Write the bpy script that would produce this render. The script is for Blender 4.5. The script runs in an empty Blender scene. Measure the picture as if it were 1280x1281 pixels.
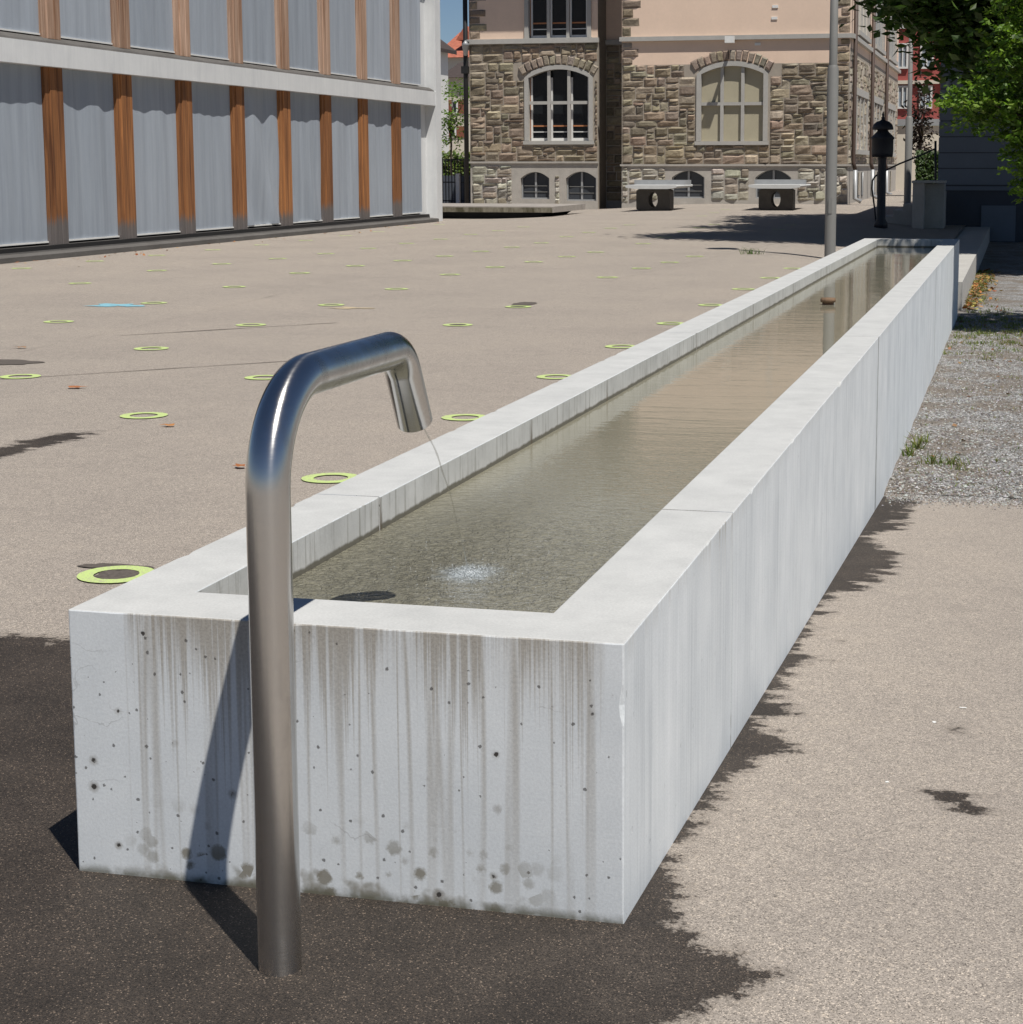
import bpy, bmesh, math, random
import numpy as np
from mathutils import Vector, Matrix, noise as mnoise
random.seed(7); RNG = np.random.default_rng(11)
SC = bpy.context.scene
COL = SC.collection

# ------------------------------------------------------------------ camera
PX, PY, FOC = 750.0, 510.0, 2224.0           # principal point and focal length in photo pixels
CAM = np.array([0.756, -3.438, 1.564])
def _dir(u, v): return np.array([(u-PX)/FOC, (v-PY)/FOC, 1.0])
_Y = _dir(1277, 207); _Y /= np.linalg.norm(_Y)
_X = -_dir(-8808, 210); _X -= _X.dot(_Y)*_Y; _X /= np.linalg.norm(_X)
_Z = np.cross(_X, _Y)
ROT = np.array([_X, _Y, _Z])                 # camera axes (right, down, forward) -> world
cam_d = bpy.data.cameras.new('camera'); cam = bpy.data.objects.new('camera', cam_d); COL.objects.link(cam)
cam_d.sensor_fit = 'HORIZONTAL'; cam_d.sensor_width = 36.0
cam_d.lens = FOC*36/1280
cam_d.shift_x = -(PX-640)/1280; cam_d.shift_y = -(640.5-PY)/1280
cam_d.clip_start = 0.05; cam_d.clip_end = 2000
_m = Matrix.Identity(4)
for i in range(3):
    _m[i][0] = ROT[i][0]; _m[i][1] = -ROT[i][1]; _m[i][2] = -ROT[i][2]; _m[i][3] = CAM[i]
cam.matrix_world = _m
SC.camera = cam
# ------------------------------------------------------------------ light
SUN_DIR = Vector((-0.302, 0.318, -0.899)).normalized()   # the way the light travels
SUN_EL = math.asin(-SUN_DIR.z)
world = bpy.data.worlds.new('World'); SC.world = world; world.use_nodes = True
wn = world.node_tree; bg = wn.nodes['Background']
sky = wn.nodes.new('ShaderNodeTexSky'); sky.sky_type = 'NISHITA'; sky.sun_disc = False
sky.sun_elevation = SUN_EL; sky.sun_rotation = math.atan2(-SUN_DIR.x, -SUN_DIR.y)
sky.altitude = 450; sky.air_density = 0.72; sky.dust_density = 0.1; sky.ozone_density = 3.0
wn.links.new(sky.outputs[0], bg.inputs[0]); bg.inputs[1].default_value = 0.052
sd = bpy.data.lights.new('sun', 'SUN'); sd.energy = 4.5; sd.angle = math.radians(0.53); sd.color = (1.0, 0.955, 0.885)
sun = bpy.data.objects.new('sun', sd); COL.objects.link(sun); sun.location = (20, -20, 40)
sun.rotation_euler = SUN_DIR.to_track_quat('-Z', 'Y').to_euler()
vs = SC.view_settings; vs.view_transform = 'Standard'; vs.look = 'None'; vs.exposure = 0.2; vs.gamma = 1.0; vs.use_curve_mapping = False

# ------------------------------------------------------------------ pixel -> place
def ray(u, v): return ROT @ _dir(u, v)
def on_plane(u, v, ax, val):
    r = ray(u, v); t = (val-CAM[ax])/r[ax]; return CAM+t*r
def _ss(a, b, x):
    t = min(1, max(0, (x-a)/(b-a))); return t*t*(3-2*t)
def gz(x, y):                                # the plaza rises a little towards the far school
    return 0.006*max(0.0, y-14)*_ss(-15, -9.5, x)*(1-_ss(-3.2, -1.3, x) if y < 46 else 1)
def PG(u, v):
    z = 0.0
    for i in range(40):
        p = on_plane(u, v, 2, z); z = gz(p[0], p[1])
    return p
def ramp_z(y): return -0.06*min(7.4, max(0.0, y))
def PR(u, v):
    z = 0.0
    for i in range(60):
        p = on_plane(u, v, 2, z); z = ramp_z(p[1])
    return p

# ------------------------------------------------------------------ node helpers
def _set(sock, val, nt):
    if isinstance(val, bpy.types.NodeSocket): nt.links.new(val, sock)
    elif val is not None:
        if isinstance(val, (tuple, list)) and len(val) == 3 and sock.type == 'RGBA': val = (*val, 1)
        sock.default_value = val
class NT:
    def __init__(s, name, rough=0.8):
        s.m = bpy.data.materials.new(name); s.m.use_nodes = True; s.nt = s.m.node_tree
        s.b = s.nt.nodes['Principled BSDF']; s.out = s.nt.nodes['Material Output']
        s.b.inputs['Roughness'].default_value = rough
    def n(s, typ, ins=None, **at):
        x = s.nt.nodes.new(typ)
        for k, v in at.items(): setattr(x, k, v)
        for k, v in (ins or {}).items(): _set(x.inputs[k], v, s.nt)
        return x
    def pos(s): return s.n('ShaderNodeNewGeometry').outputs['Position']
    def obj(s): return s.n('ShaderNodeTexCoord').outputs['Object']
    def nrm(s): return s.n('ShaderNodeNewGeometry').outputs['True Normal']
    def sep(s, v): x = s.n('ShaderNodeSeparateXYZ', {0: v}); return x.outputs[0], x.outputs[1], x.outputs[2]
    def comb(s, x, y, z): return s.n('ShaderNodeCombineXYZ', {0: x, 1: y, 2: z}).outputs[0]
    def scale(s, v, sc): return s.n('ShaderNodeVectorMath', {0: v, 1: sc}, operation='MULTIPLY').outputs[0]
    def noise(s, v, sc, det=4, ro=0.55, dist=0.0):
        return s.n('ShaderNodeTexNoise', {'Vector': v, 'Scale': sc, 'Detail': det, 'Roughness': ro, 'Distortion': dist}).outputs['Fac']
    def vor(s, v, sc, out='Color', rnd=1.0, feat='F1'):
        return s.n('ShaderNodeTexVoronoi', {'Vector': v, 'Scale': sc, 'Randomness': rnd}, feature=feat).outputs[out]
    def m2(s, op, a, b=None, c=None, clamp=False):
        x = s.n('ShaderNodeMath', {0: a}, operation=op, use_clamp=clamp)
        if b is not None: _set(x.inputs[1], b, s.nt)
        if c is not None: _set(x.inputs[2], c, s.nt)
        return x.outputs[0]
    def mr(s, v, a, b, c=0.0, d=1.0, smooth=False):
        return s.n('ShaderNodeMapRange', {0: v, 1: a, 2: b, 3: c, 4: d}, interpolation_type='SMOOTHSTEP' if smooth else 'LINEAR').outputs[0]
    def mix(s, f, a, b, blend='MIX'):
        x = s.nt.nodes.new('ShaderNodeMix'); x.data_type = 'RGBA'; x.blend_type = blend
        _set(x.inputs[0], f, s.nt); _set(x.inputs[6], a, s.nt); _set(x.inputs[7], b, s.nt); return x.outputs[2]
    def ramp(s, f, stops):
        x = s.n('ShaderNodeValToRGB', {0: f}); e = x.color_ramp.elements
        while len(e) < len(stops): e.new(0.5)
        for q, (p, c) in zip(e, stops): q.position = p; q.color = (*c, 1) if len(c) == 3 else c
        return x.outputs[0]
    def bump(s, h, st=0.3, d=0.01, normal=None):
        x = s.n('ShaderNodeBump', {'Height': h, 'Strength': st, 'Distance': d})
        if normal is not None: _set(x.inputs['Normal'], normal, s.nt)
        return x.outputs[0]
    def attr(s, name, out='Fac'): return s.n('ShaderNodeAttribute', attribute_name=name).outputs[out]
    def set(s, **k):
        for a, v in k.items(): _set(s.b.inputs[a.replace('_', ' ')], v, s.nt)
        return s
def plain(name, col, rough=0.8, var=0.12, sc=6.0, metallic=0.0, bump=0.0, stretch=(1, 1, 1)):
    t = NT(name, rough); p = t.scale(t.pos(), stretch)
    f = t.noise(p, sc, 5, 0.6); f2 = t.noise(p, sc*9, 3, 0.6)
    k = t.m2('ADD', t.m2('MULTIPLY', f, 0.65), t.m2('MULTIPLY', f2, 0.35))
    c = t.mix(t.mr(k, 0.3, 0.7), tuple(x*(1-var) for x in col), tuple(min(1, x*(1+var)) for x in col))
    t.set(Base_Color=c, Metallic=metallic)
    if bump: t.set(Normal=t.bump(k, bump, 0.02))
    return t.m

M = {}
# asphalt with a damp stain attribute
def asphalt(name, dry=(0.318, 0.281, 0.245)):
    t = NT(name, 0.92); p = t.pos()
    sp = t.vor(p, 370); spx = t.n('ShaderNodeSeparateColor', {0: sp}).outputs[0]
    sp2 = t.n('ShaderNodeSeparateColor', {0: t.vor(p, 95)}).outputs[1]
    big = t.noise(p, 0.55, 5, 0.6); mid = t.noise(p, 6, 5, 0.65)
    grain = t.ramp(spx, [(0.0, (0.30,)*3), (0.16, (0.74,)*3), (0.5, (1.0,)*3), (0.86, (1.18,)*3), (0.97, (1.9, 1.87, 1.8))])
    grain2 = t.ramp(sp2, [(0.0, (0.84,)*3), (0.3, (0.985,)*3), (0.92, (1.03,)*3), (1.0, (1.22, 1.2, 1.16))])
    c = t.mix(1.0, t.mix(1.0, dry, grain, 'MULTIPLY'), grain2, 'MULTIPLY')
    c = t.mix(1.0, c, t.ramp(t.m2('ADD', t.m2('MULTIPLY', big, 0.6), t.m2('MULTIPLY', mid, 0.4)), [(0.3, (0.86, 0.86, 0.87)), (0.5, (1, 1, 1)), (0.7, (1.10, 1.09, 1.07))]), 'MULTIPLY')
    # old grey scuffs
    sc = t.mr(t.noise(t.scale(p, (1, 1.6, 1)), 1.7, 8, 0.7), 0.60, 0.72, 0, 0.28, True)
    c = t.mix(sc, c, (0.215, 0.19, 0.165))
    w = t.attr('wet')
    nz = t.m2('MULTIPLY', t.m2('SUBTRACT', t.noise(p, 11, 4, 0.6), 0.5), 0.17)
    nz2 = t.m2('MULTIPLY', t.m2('SUBTRACT', t.noise(p, 70, 3, 0.7), 0.5), 0.11)
    nz3 = t.m2('MULTIPLY', t.m2('SUBTRACT', sp2, 0.5), 0.018)
    nz4 = t.m2('MULTIPLY', t.m2('SUBTRACT', t.noise(t.scale(p, (4.5, 11, 1)), 1.0, 7, 0.72), 0.54), t.mr(t.sep(p)[1], -0.3, 4.0, 0.10, 0.50))
    d = t.m2('ADD', t.m2('ADD', t.m2('ADD', t.m2('ADD', w, nz), nz2), nz3), nz4)
    wm = t.mr(d, -0.014, 0.016, 0, 1, True)
    wetcol = t.mix(1.0, (0.041, 0.033, 0.027), t.ramp(spx, [(0, (0.35,)*3), (0.4, (0.85,)*3), (0.8, (1.25,)*3), (0.955, (1.7, 1.6, 1.45)), (0.985, (5.0, 4.8, 4.5))]), 'MULTIPLY')
    wetcol = t.mix(1.0, wetcol, t.ramp(t.noise(p, 3.0, 5, 0.6), [(0.3, (0.72,)*3), (0.7, (1.35,)*3)]), 'MULTIPLY')
    halo = t.m2('MULTIPLY', t.mr(t.m2('ADD', d, t.m2('MULTIPLY', t.m2('SUBTRACT', spx, 0.5), 0.03)), -0.045, 0.0, 0, 1, True), 0.38)
    c = t.mix(halo, c, (0.12, 0.10, 0.082))
    drier = t.mr(t.m2('ADD', t.m2('MULTIPLY', t.noise(p, 1.4, 6, 0.65), 0.8), t.m2('MULTIPLY', spx, 0.14)), 0.50, 0.66, 0, 0.42, True)
    wetcol = t.mix(drier, wetcol, t.mix(0.5, wetcol, (0.13, 0.11, 0.09)))
    col = t.mix(wm, c, wetcol)
    h = t.m2('ADD', spx, t.m2('MULTIPLY', t.noise(p, 420, 2), 0.8))
    t.set(Base_Color=col, Roughness=t.m2('SUBTRACT', 0.93, t.m2('MULTIPLY', wm, 0.30)), Normal=t.bump(h, 0.5, 0.004))
    t.b.inputs['Specular IOR Level'].default_value = 0.35
    return t.m
M['asphalt'] = asphalt('asphalt')
def joint():
    t = NT('old_joint_sealant', 0.9); p = t.pos()
    f = t.mr(t.noise(p, 5, 6, 0.7), 0.35, 0.65)
    t.set(Base_Color=t.mix(f, (0.10, 0.085, 0.07), (0.25, 0.215, 0.185))); return t.m
M['joint'] = joint()
def gravel():
    t = NT('gravel_bed', 0.95); p = t.pos()
    v = t.n('ShaderNodeSeparateColor', {0: t.vor(p, 75)}); d = t.vor(p, 75, 'Distance')
    c = t.ramp(v.outputs[0], [(0, (0.06, 0.056, 0.052)), (0.4, (0.17, 0.165, 0.16)), (0.8, (0.29, 0.29, 0.29)), (1, (0.55, 0.55, 0.545))])
    dirt = t.mr(t.noise(p, 1.6, 6, 0.65), 0.44, 0.58, 0, 0.8, True)
    c = t.mix(dirt, c, t.mix(v.outputs[1], (0.075, 0.058, 0.042), (0.22, 0.185, 0.15)))
    t.set(Base_Color=c, Normal=t.bump(t.m2('SUBTRACT', 1.0, d), 0.7, 0.012)); return t.m
M['gravel'] = gravel()
def pebble():
    t = NT('pebble', 0.85); a = t.attr('tint', 'Color')
    t.set(Base_Color=a); return t.m
M['pebble'] = pebble()
def tinted(name, rough=0.85, translucent=0.0, bump=0.0, sc=30.0, var=0.25, glossy=None):
    t = NT(name, rough); a = t.attr('tint', 'Color'); p = t.pos()
    f = t.noise(p, sc, 4, 0.65)
    c = t.mix(1.0, a, t.ramp(f, [(0.25, (1-var,)*3), (0.75, (1+var,)*3)]), 'MULTIPLY')
    t.set(Base_Color=c)
    if bump: t.set(Normal=t.bump(f, bump, 0.05))
    if translucent:
        tr = t.n('ShaderNodeBsdfTranslucent', {'Color': t.mix(1.0, c, (1.25, 1.5, 0.5), 'MULTIPLY')})
        mx = t.n('ShaderNodeMixShader', {0: translucent, 1: t.b.outputs[0], 2: tr.outputs[0]})
        t.nt.links.new(mx.outputs[0], t.out.inputs[0])
    return t.m
M['leaf'] = tinted('leaf', 0.5, 0.38, var=0.15, sc=15)
M['stone'] = tinted('rubble_stone', 0.9, 0, 0.6, 9.0, 0.22)
M['mortar'] = plain('lime_mortar', (0.34, 0.30, 0.25), 0.95, 0.15, 4)
M['ashlar'] = plain('dressed_stone', (0.39, 0.365, 0.33), 0.9, 0.17, 3, bump=0.2)
M['frame_stone'] = plain('grey_window_stone', (0.40, 0.39, 0.365), 0.9, 0.1, 5)
M['plaster'] = plain('peach_plaster', (0.75, 0.575, 0.45), 0.95, 0.06, 1.2)
M['panel'] = plain('olive_panel', (0.40, 0.365, 0.265), 0.8, 0.06, 2)
M['glass_dark'] = NT('dark_glass', 0.06).set(Base_Color=(0.012, 0.014, 0.016, 1)).m
M['glass_grey'] = NT('grey_glass', 0.2).set(Base_Color=(0.05, 0.056, 0.066, 1)).m  # even bluish grey, lighter than the dark panes
M['pane_light'] = NT('pale_pane', 0.1).set(Base_Color=(0.25, 0.29, 0.33, 1)).m
M['white'] = plain('white_paint', (0.72, 0.72, 0.70), 0.6, 0.05)
M['orange'] = plain('orange_wood_rail', (0.42, 0.17, 0.07), 0.6, 0.1)
M['brown_pipe'] = plain('brown_downpipe', (0.07, 0.045, 0.035), 0.6, 0.15)
M['zinc'] = plain('grey_zinc', (0.36, 0.37, 0.38), 0.45, 0.1, metallic=0.3)
M['steelpost'] = plain('grey_painted_post', (0.20, 0.198, 0.188), 0.5, 0.06, 3)
M['lantern'] = plain('dark_iron', (0.020, 0.021, 0.028), 0.55, 0.2)
M['black'] = plain('black_metal', (0.012, 0.012, 0.013), 0.6, 0.1)
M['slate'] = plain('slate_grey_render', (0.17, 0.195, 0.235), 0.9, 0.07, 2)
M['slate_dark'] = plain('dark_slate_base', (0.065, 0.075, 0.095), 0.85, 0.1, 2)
M['tile_red'] = plain('red_roof_tile', (0.36, 0.115, 0.07), 0.85, 0.45, 3.5, bump=0.3)
M['tile_brown'] = plain('brown_roof_tile', (0.055, 0.04, 0.036), 0.85, 0.3, 4, bump=0.3)
M['cream'] = plain('cream_render', (0.62, 0.57, 0.48), 0.95, 0.05)
M['redwall'] = plain('brick_red_render', (0.34, 0.085, 0.075), 0.9, 0.08)
M['shutter'] = plain('red_brown_shutter', (0.22, 0.075, 0.045), 0.8, 0.15)
M['bark'] = plain('bark', (0.075, 0.058, 0.043), 0.95, 0.35, 8, bump=0.6, stretch=(1, 1, 0.3))
M['lime'] = None
def lime():
    t = NT('lime_paint', 0.8); p = t.pos()
    g = t.n('ShaderNodeSeparateColor', {0: t.vor(p, 200)}).outputs[0]
    wear = t.mr(t.m2('ADD', t.m2('MULTIPLY', g, 0.5), t.m2('MULTIPLY', t.noise(p, 9, 5, 0.7), 0.9)), 0.72, 0.95, 0, 0.9, True)
    t.set(Base_Color=t.mix(wear, (0.47, 0.60, 0.21), (0.38, 0.38, 0.25))); return t.m
M['lime'] = lime()
M['bluepaint'] = plain('faded_blue_paint', (0.20, 0.42, 0.50), 0.85, 0.3, 12)
def concrete_trough():
    t = NT('cast_concrete', 0.82); p = t.pos(); x, y, z = t.sep(p); nx, ny, nz = t.sep(t.nrm())
    front = t.mr(ny, -0.5, -0.7); side = t.mr(t.m2('ABSOLUTE', nx), 0.5, 0.7); top = t.mr(nz, 0.5, 0.7)
    cloud = t.noise(p, 3.2, 7, 0.65); fine = t.noise(p, 160, 4, 0.7)
    base = t.mix(t.mr(cloud, 0.3, 0.7), (0.615, 0.645, 0.665), (0.725, 0.75, 0.762))
    base = t.mix(top, base, t.mix(t.mr(t.noise(p, 5, 6, 0.7), 0.3, 0.7), (0.43, 0.436, 0.43), (0.53, 0.535, 0.525)))  # sunlight balance put into colour: rim painted darker, upright faces lighter
    base = t.mix(1.0, base, t.ramp(fine, [(0.3, (0.90,)*3), (0.7, (1.07,)*3)]), 'MULTIPLY')
    # board marks and vertical streaks on the long side
    sv = t.comb(t.m2('MULTIPLY', y, 38), 0.0, t.m2('MULTIPLY', z, 0.9)); s1 = t.noise(sv, 1.0, 4, 0.7)
    sv2 = t.comb(t.m2('MULTIPLY', y, 3.2), 3.0, t.m2('MULTIPLY', z, 0.7)); s2 = t.noise(sv2, 1.0, 4, 0.6)
    st = t.m2('ADD', t.m2('MULTIPLY', s1, 0.55), t.m2('MULTIPLY', s2, 0.45))
    base = t.mix(side, base, t.mix(1.0, base, t.ramp(st, [(0.33, (0.82, 0.835, 0.85)), (0.5, (1.06, 1.07, 1.07)), (0.68, (1.17, 1.17, 1.17))]), 'MULTIPLY'))  # ramp also lifts this side's colour to even out the light
    # stain below the rim on the long side, strongest just before the first joint
    lz = t.mr(z, 0.30, 0.60, 0, 1)
    rim = t.m2('MULTIPLY', t.m2('MULTIPLY', t.mr(s1, 0.42, 0.62), t.m2('POWER', lz, 2.2)), t.m2('MULTIPLY', t.mr(y, 1.425, 1.40), t.mr(y, 0.75, 1.40)))
    rim = t.m2('ADD', rim, t.m2('MULTIPLY', t.m2('MULTIPLY', t.mr(z, 0.54, 0.6), t.mr(s1, 0.44, 0.6)), 0.5))
    base = t.mix(t.m2('MULTIPLY', t.m2('MULTIPLY', rim, side), 0.55), base, (0.30, 0.28, 0.235))
    # front: brown runs from the rim
    fv = t.comb(t.m2('MULTIPLY', x, 75), 5.0, t.m2('MULTIPLY', z, 0.45)); f1 = t.noise(fv, 1.0, 3, 0.75)
    fv2 = t.comb(t.m2('MULTIPLY', x, 7), 9.0, t.m2('MULTIPLY', z, 0.5)); f2 = t.noise(fv2, 1.0, 3, 0.6)
    ln = t.m2('ADD', t.m2('MULTIPLY', f1, 0.62), t.m2('MULTIPLY', f2, 0.48))
    g = t.mr(z, 0.10, 0.60, 0.0, 1.0)
    thr = t.m2('SUBTRACT', 0.665, t.m2('MULTIPLY', t.m2('POWER', g, 1.2), 0.20))
    run = t.mr(t.m2('SUBTRACT', ln, thr), -0.01, 0.085)
    run = t.m2('MULTIPLY', run, t.m2('ADD', 0.24, t.m2('MULTIPLY', g, 0.52)))
    f3 = t.noise(t.comb(t.m2('MULTIPLY', x, 13), 2.0, t.m2('MULTIPLY', z, 0.25)), 1.0, 2, 0.5)
    long = t.m2('MULTIPLY', t.mr(t.m2('ABSOLUTE', t.m2('SUBTRACT', f3, 0.5)), 0.035, 0.004), t.m2('ADD', 0.16, t.m2('MULTIPLY', t.mr(z, 0.0, 0.5), 0.42)))
    run = t.m2('MAXIMUM', run, long)
    topst = t.m2('MULTIPLY', t.m2('POWER', t.mr(z, 0.36, 0.60), 2.5), t.mr(ln, 0.40, 0.58, 0.12, 0.75))
    run = t.m2('MAXIMUM', run, topst)
    run = t.m2('MULTIPLY', t.m2('MULTIPLY', run, t.mr(x, -1.118, -1.108)), t.mr(x, -0.035, -0.075))
    base = t.mix(t.m2('MULTIPLY', run, front), base, t.mix(t.mr(fine, 0.35, 0.65), (0.20, 0.165, 0.12), (0.33, 0.285, 0.22)))
    # air holes with a damp halo
    hv = t.comb(x, t.m2('MULTIPLY', y, 1.0), z)
    vd = t.vor(hv, 15.0, 'Distance'); vc = t.n('ShaderNodeSeparateColor', {0: t.vor(hv, 15.0)})
    low = t.mr(z, 0.45, 0.0, 0.25, 1.0)
    rad = t.m2('MULTIPLY', t.mr(vc.outputs[0], 0.40, 1.0, 0.0, 0.125), t.m2('ADD', 0.55, t.m2('MULTIPLY', low, 0.5)))
    wob = t.m2('MULTIPLY', t.m2('SUBTRACT', t.noise(p, 90, 4, 0.7), 0.5), 0.17)
    hole = t.mr(t.m2('SUBTRACT', t.m2('ADD', vd, wob), rad), 0.008, -0.02)
    halo = t.m2('MULTIPLY', t.mr(t.m2('SUBTRACT', t.m2('ADD', vd, wob), t.m2('MULTIPLY', rad, 2.1)), 0.02, -0.10), t.mr(z, 0.5, 0.05, 0.15, 0.9))
    vd2 = t.vor(hv, 52.0, 'Distance'); vc2 = t.n('ShaderNodeSeparateColor', {0: t.vor(hv, 52.0)})
    hole2 = t.mr(t.m2('SUBTRACT', t.m2('ADD', vd2, t.m2('MULTIPLY', t.m2('SUBTRACT', t.noise(p, 260, 3, 0.7), 0.5), 0.45)), t.mr(vc2.outputs[1], 0.90, 1.0, 0.0, 0.22)), 0.01, -0.03)
    notside = t.m2('MULTIPLY', front, 1.0)
    base = t.mix(t.m2('MULTIPLY', t.m2('MULTIPLY', halo, notside), 0.8), base, (0.21, 0.185, 0.15))
    base = t.mix(t.m2('MULTIPLY', t.m2('MAXIMUM', hole, t.m2('MULTIPLY', hole2, 0.75)), t.m2('ADD', notside, t.m2('MULTIPLY', side, 0.12), clamp=True)), base, (0.055, 0.05, 0.045))
    # damp blotches climbing from the ground
    bl = t.noise(t.comb(x, y, t.m2('MULTIPLY', z, 1.0)), 17, 3, 0.5); bl2 = t.noise(t.comb(x, y, 0.0), 3.2, 3, 0.5)
    bm = t.mr(t.m2('SUBTRACT', t.m2('ADD', t.m2('MULTIPLY', bl, 0.75), t.m2('MULTIPLY', bl2, 0.55)), t.mr(z, 0.0, 0.13, 0.60, 0.95)), -0.03, 0.12, 0, 1, True)
    sv_ = t.vor(t.comb(x, 0.0, t.m2('MULTIPLY', z, 1.0)), 26.0, 'Distance'); sc_ = t.n('ShaderNodeSeparateColor', {0: t.vor(t.comb(x, 0.0, z), 26.0)})
    spots = t.m2('MULTIPLY', t.mr(t.m2('SUBTRACT', t.m2('ADD', sv_, t.m2('MULTIPLY', wob, 3.0)), t.mr(sc_.outputs[1], 0.30, 1.0, 0.0, 0.52)), 0.05, -0.14), t.mr(t.m2('ADD', z, t.m2('MULTIPLY', bl2, 0.12)), 0.25, 0.13))
    bm = t.m2('MAXIMUM', t.m2('MULTIPLY', bm, 0.9), spots)
    bm = t.m2('MULTIPLY', bm, t.m2('MULTIPLY', t.mr(x, -1.15, -1.0), t.mr(x, -0.10, -0.30)))
    base = t.mix(t.m2('MULTIPLY', t.m2('MULTIPLY', bm, front), 0.85), base, (0.20, 0.18, 0.135))
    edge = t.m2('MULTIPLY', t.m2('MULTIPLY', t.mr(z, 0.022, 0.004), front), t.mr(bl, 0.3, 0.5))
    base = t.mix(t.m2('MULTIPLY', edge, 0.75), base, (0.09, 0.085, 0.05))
    cv = t.n('ShaderNodeTexVoronoi', {'Vector': t.n('ShaderNodeVectorMath', {0: p, 1: t.scale(t.n('ShaderNodeTexNoise', {'Vector': p, 'Scale': 9.0, 'Detail': 5.0}).outputs['Color'], (0.16, 0.16, 0.16))}, operation='ADD').outputs[0], 'Scale': 5.0}, feature='DISTANCE_TO_EDGE').outputs['Distance']
    crack = t.m2('MULTIPLY', t.mr(cv, 0.010, 0.002), t.mr(t.noise(p, 4.5, 3), 0.56, 0.64))
    base = t.mix(t.m2('MULTIPLY', t.m2('MULTIPLY', crack, front), 0.3), base, (0.16, 0.15, 0.14))
    for ys in (6.73, 13.91):
        jl = t.m2('MULTIPLY', t.mr(t.m2('ADD', t.m2('ABSOLUTE', t.m2('SUBTRACT', y, ys)), t.m2('MULTIPLY', t.m2('SUBTRACT', t.noise(p, 14, 4), 0.5), 0.05)), 0.055, 0.015), side)
        base = t.mix(t.m2('MULTIPLY', jl, 0.62), base, (0.13, 0.125, 0.12))
    pit = t.mr(t.noise(t.comb(t.m2('MULTIPLY', y, 60), t.m2('MULTIPLY', x, 60), t.m2('MULTIPLY', z, 26)), 1.0, 2, 0.5), 0.735, 0.775)
    base = t.mix(t.m2('MULTIPLY', t.m2('MULTIPLY', pit, side), 0.6), base, (0.22, 0.21, 0.20))
    hgt = t.m2('SUBTRACT', t.m2('ADD', t.m2('MULTIPLY', fine, 0.4), t.m2('MULTIPLY', t.m2('MULTIPLY', s1, side), 0.5)), t.m2('MULTIPLY', hole, 2.0))
    t.set(Base_Color=base, Normal=t.bump(hgt, 0.22, 0.004)); t.b.inputs['Specular IOR Level'].default_value = 0.3
    return t.m
M['trough'] = concrete_trough()
def concrete_inner():
    t = NT('wet_inner_concrete', 0.7); p = t.pos(); x, y, z = t.sep(p)
    b = t.mix(t.mr(t.noise(p, 4, 6, 0.65), 0.3, 0.7), (0.43, 0.43, 0.41), (0.60, 0.60, 0.575))
    a = t.m2('ADD', x, y)
    f1 = t.noise(t.comb(t.m2('MULTIPLY', a, 30), 1.0, t.m2('MULTIPLY', z, 1.6)), 1.0, 5, 0.75)
    run = t.m2('MULTIPLY', t.mr(f1, 0.52, 0.66), 0.75)
    b = t.mix(run, b, (0.19, 0.18, 0.145))
    nz = t.m2('MULTIPLY', t.m2('SUBTRACT', t.noise(t.comb(t.m2('MULTIPLY', a, 6), 0.0, 0.0), 1.0, 4, 0.7), 0.5), 0.03)
    band = t.mr(t.m2('ADD', z, nz), 0.520, 0.510, 0, 1, True)
    b = t.mix(t.m2('MULTIPLY', band, 0.92), b, (0.10, 0.09, 0.06))
    for ys in (1.42, 3.1, 4.4, 6.73, 9.0, 11.3, 13.91):
        ax = t.m2('ABSOLUTE', t.m2('SUBTRACT', y, ys+0.006)); sm = t.m2('MULTIPLY', t.mr(t.m2('ADD', ax, t.m2('MULTIPLY', t.m2('SUBTRACT', t.noise(p, 45, 3), 0.5), 0.02)), 0.02, 0.006), t.mr(z, 0.60, 0.50, 0.25, 0.95))
        b = t.mix(sm, b, (0.10, 0.075, 0.045))
    under = t.mr(z, 0.498, 0.47)
    b = t.mix(under, b, t.mix(t.noise(p, 9, 5, 0.6), (0.20, 0.19, 0.135), (0.30, 0.28, 0.21)))
    t.set(Base_Color=b, Normal=t.bump(t.noise(p, 90, 4), 0.2, 0.004)); return t.m
M['trough_in'] = concrete_inner()
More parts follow.
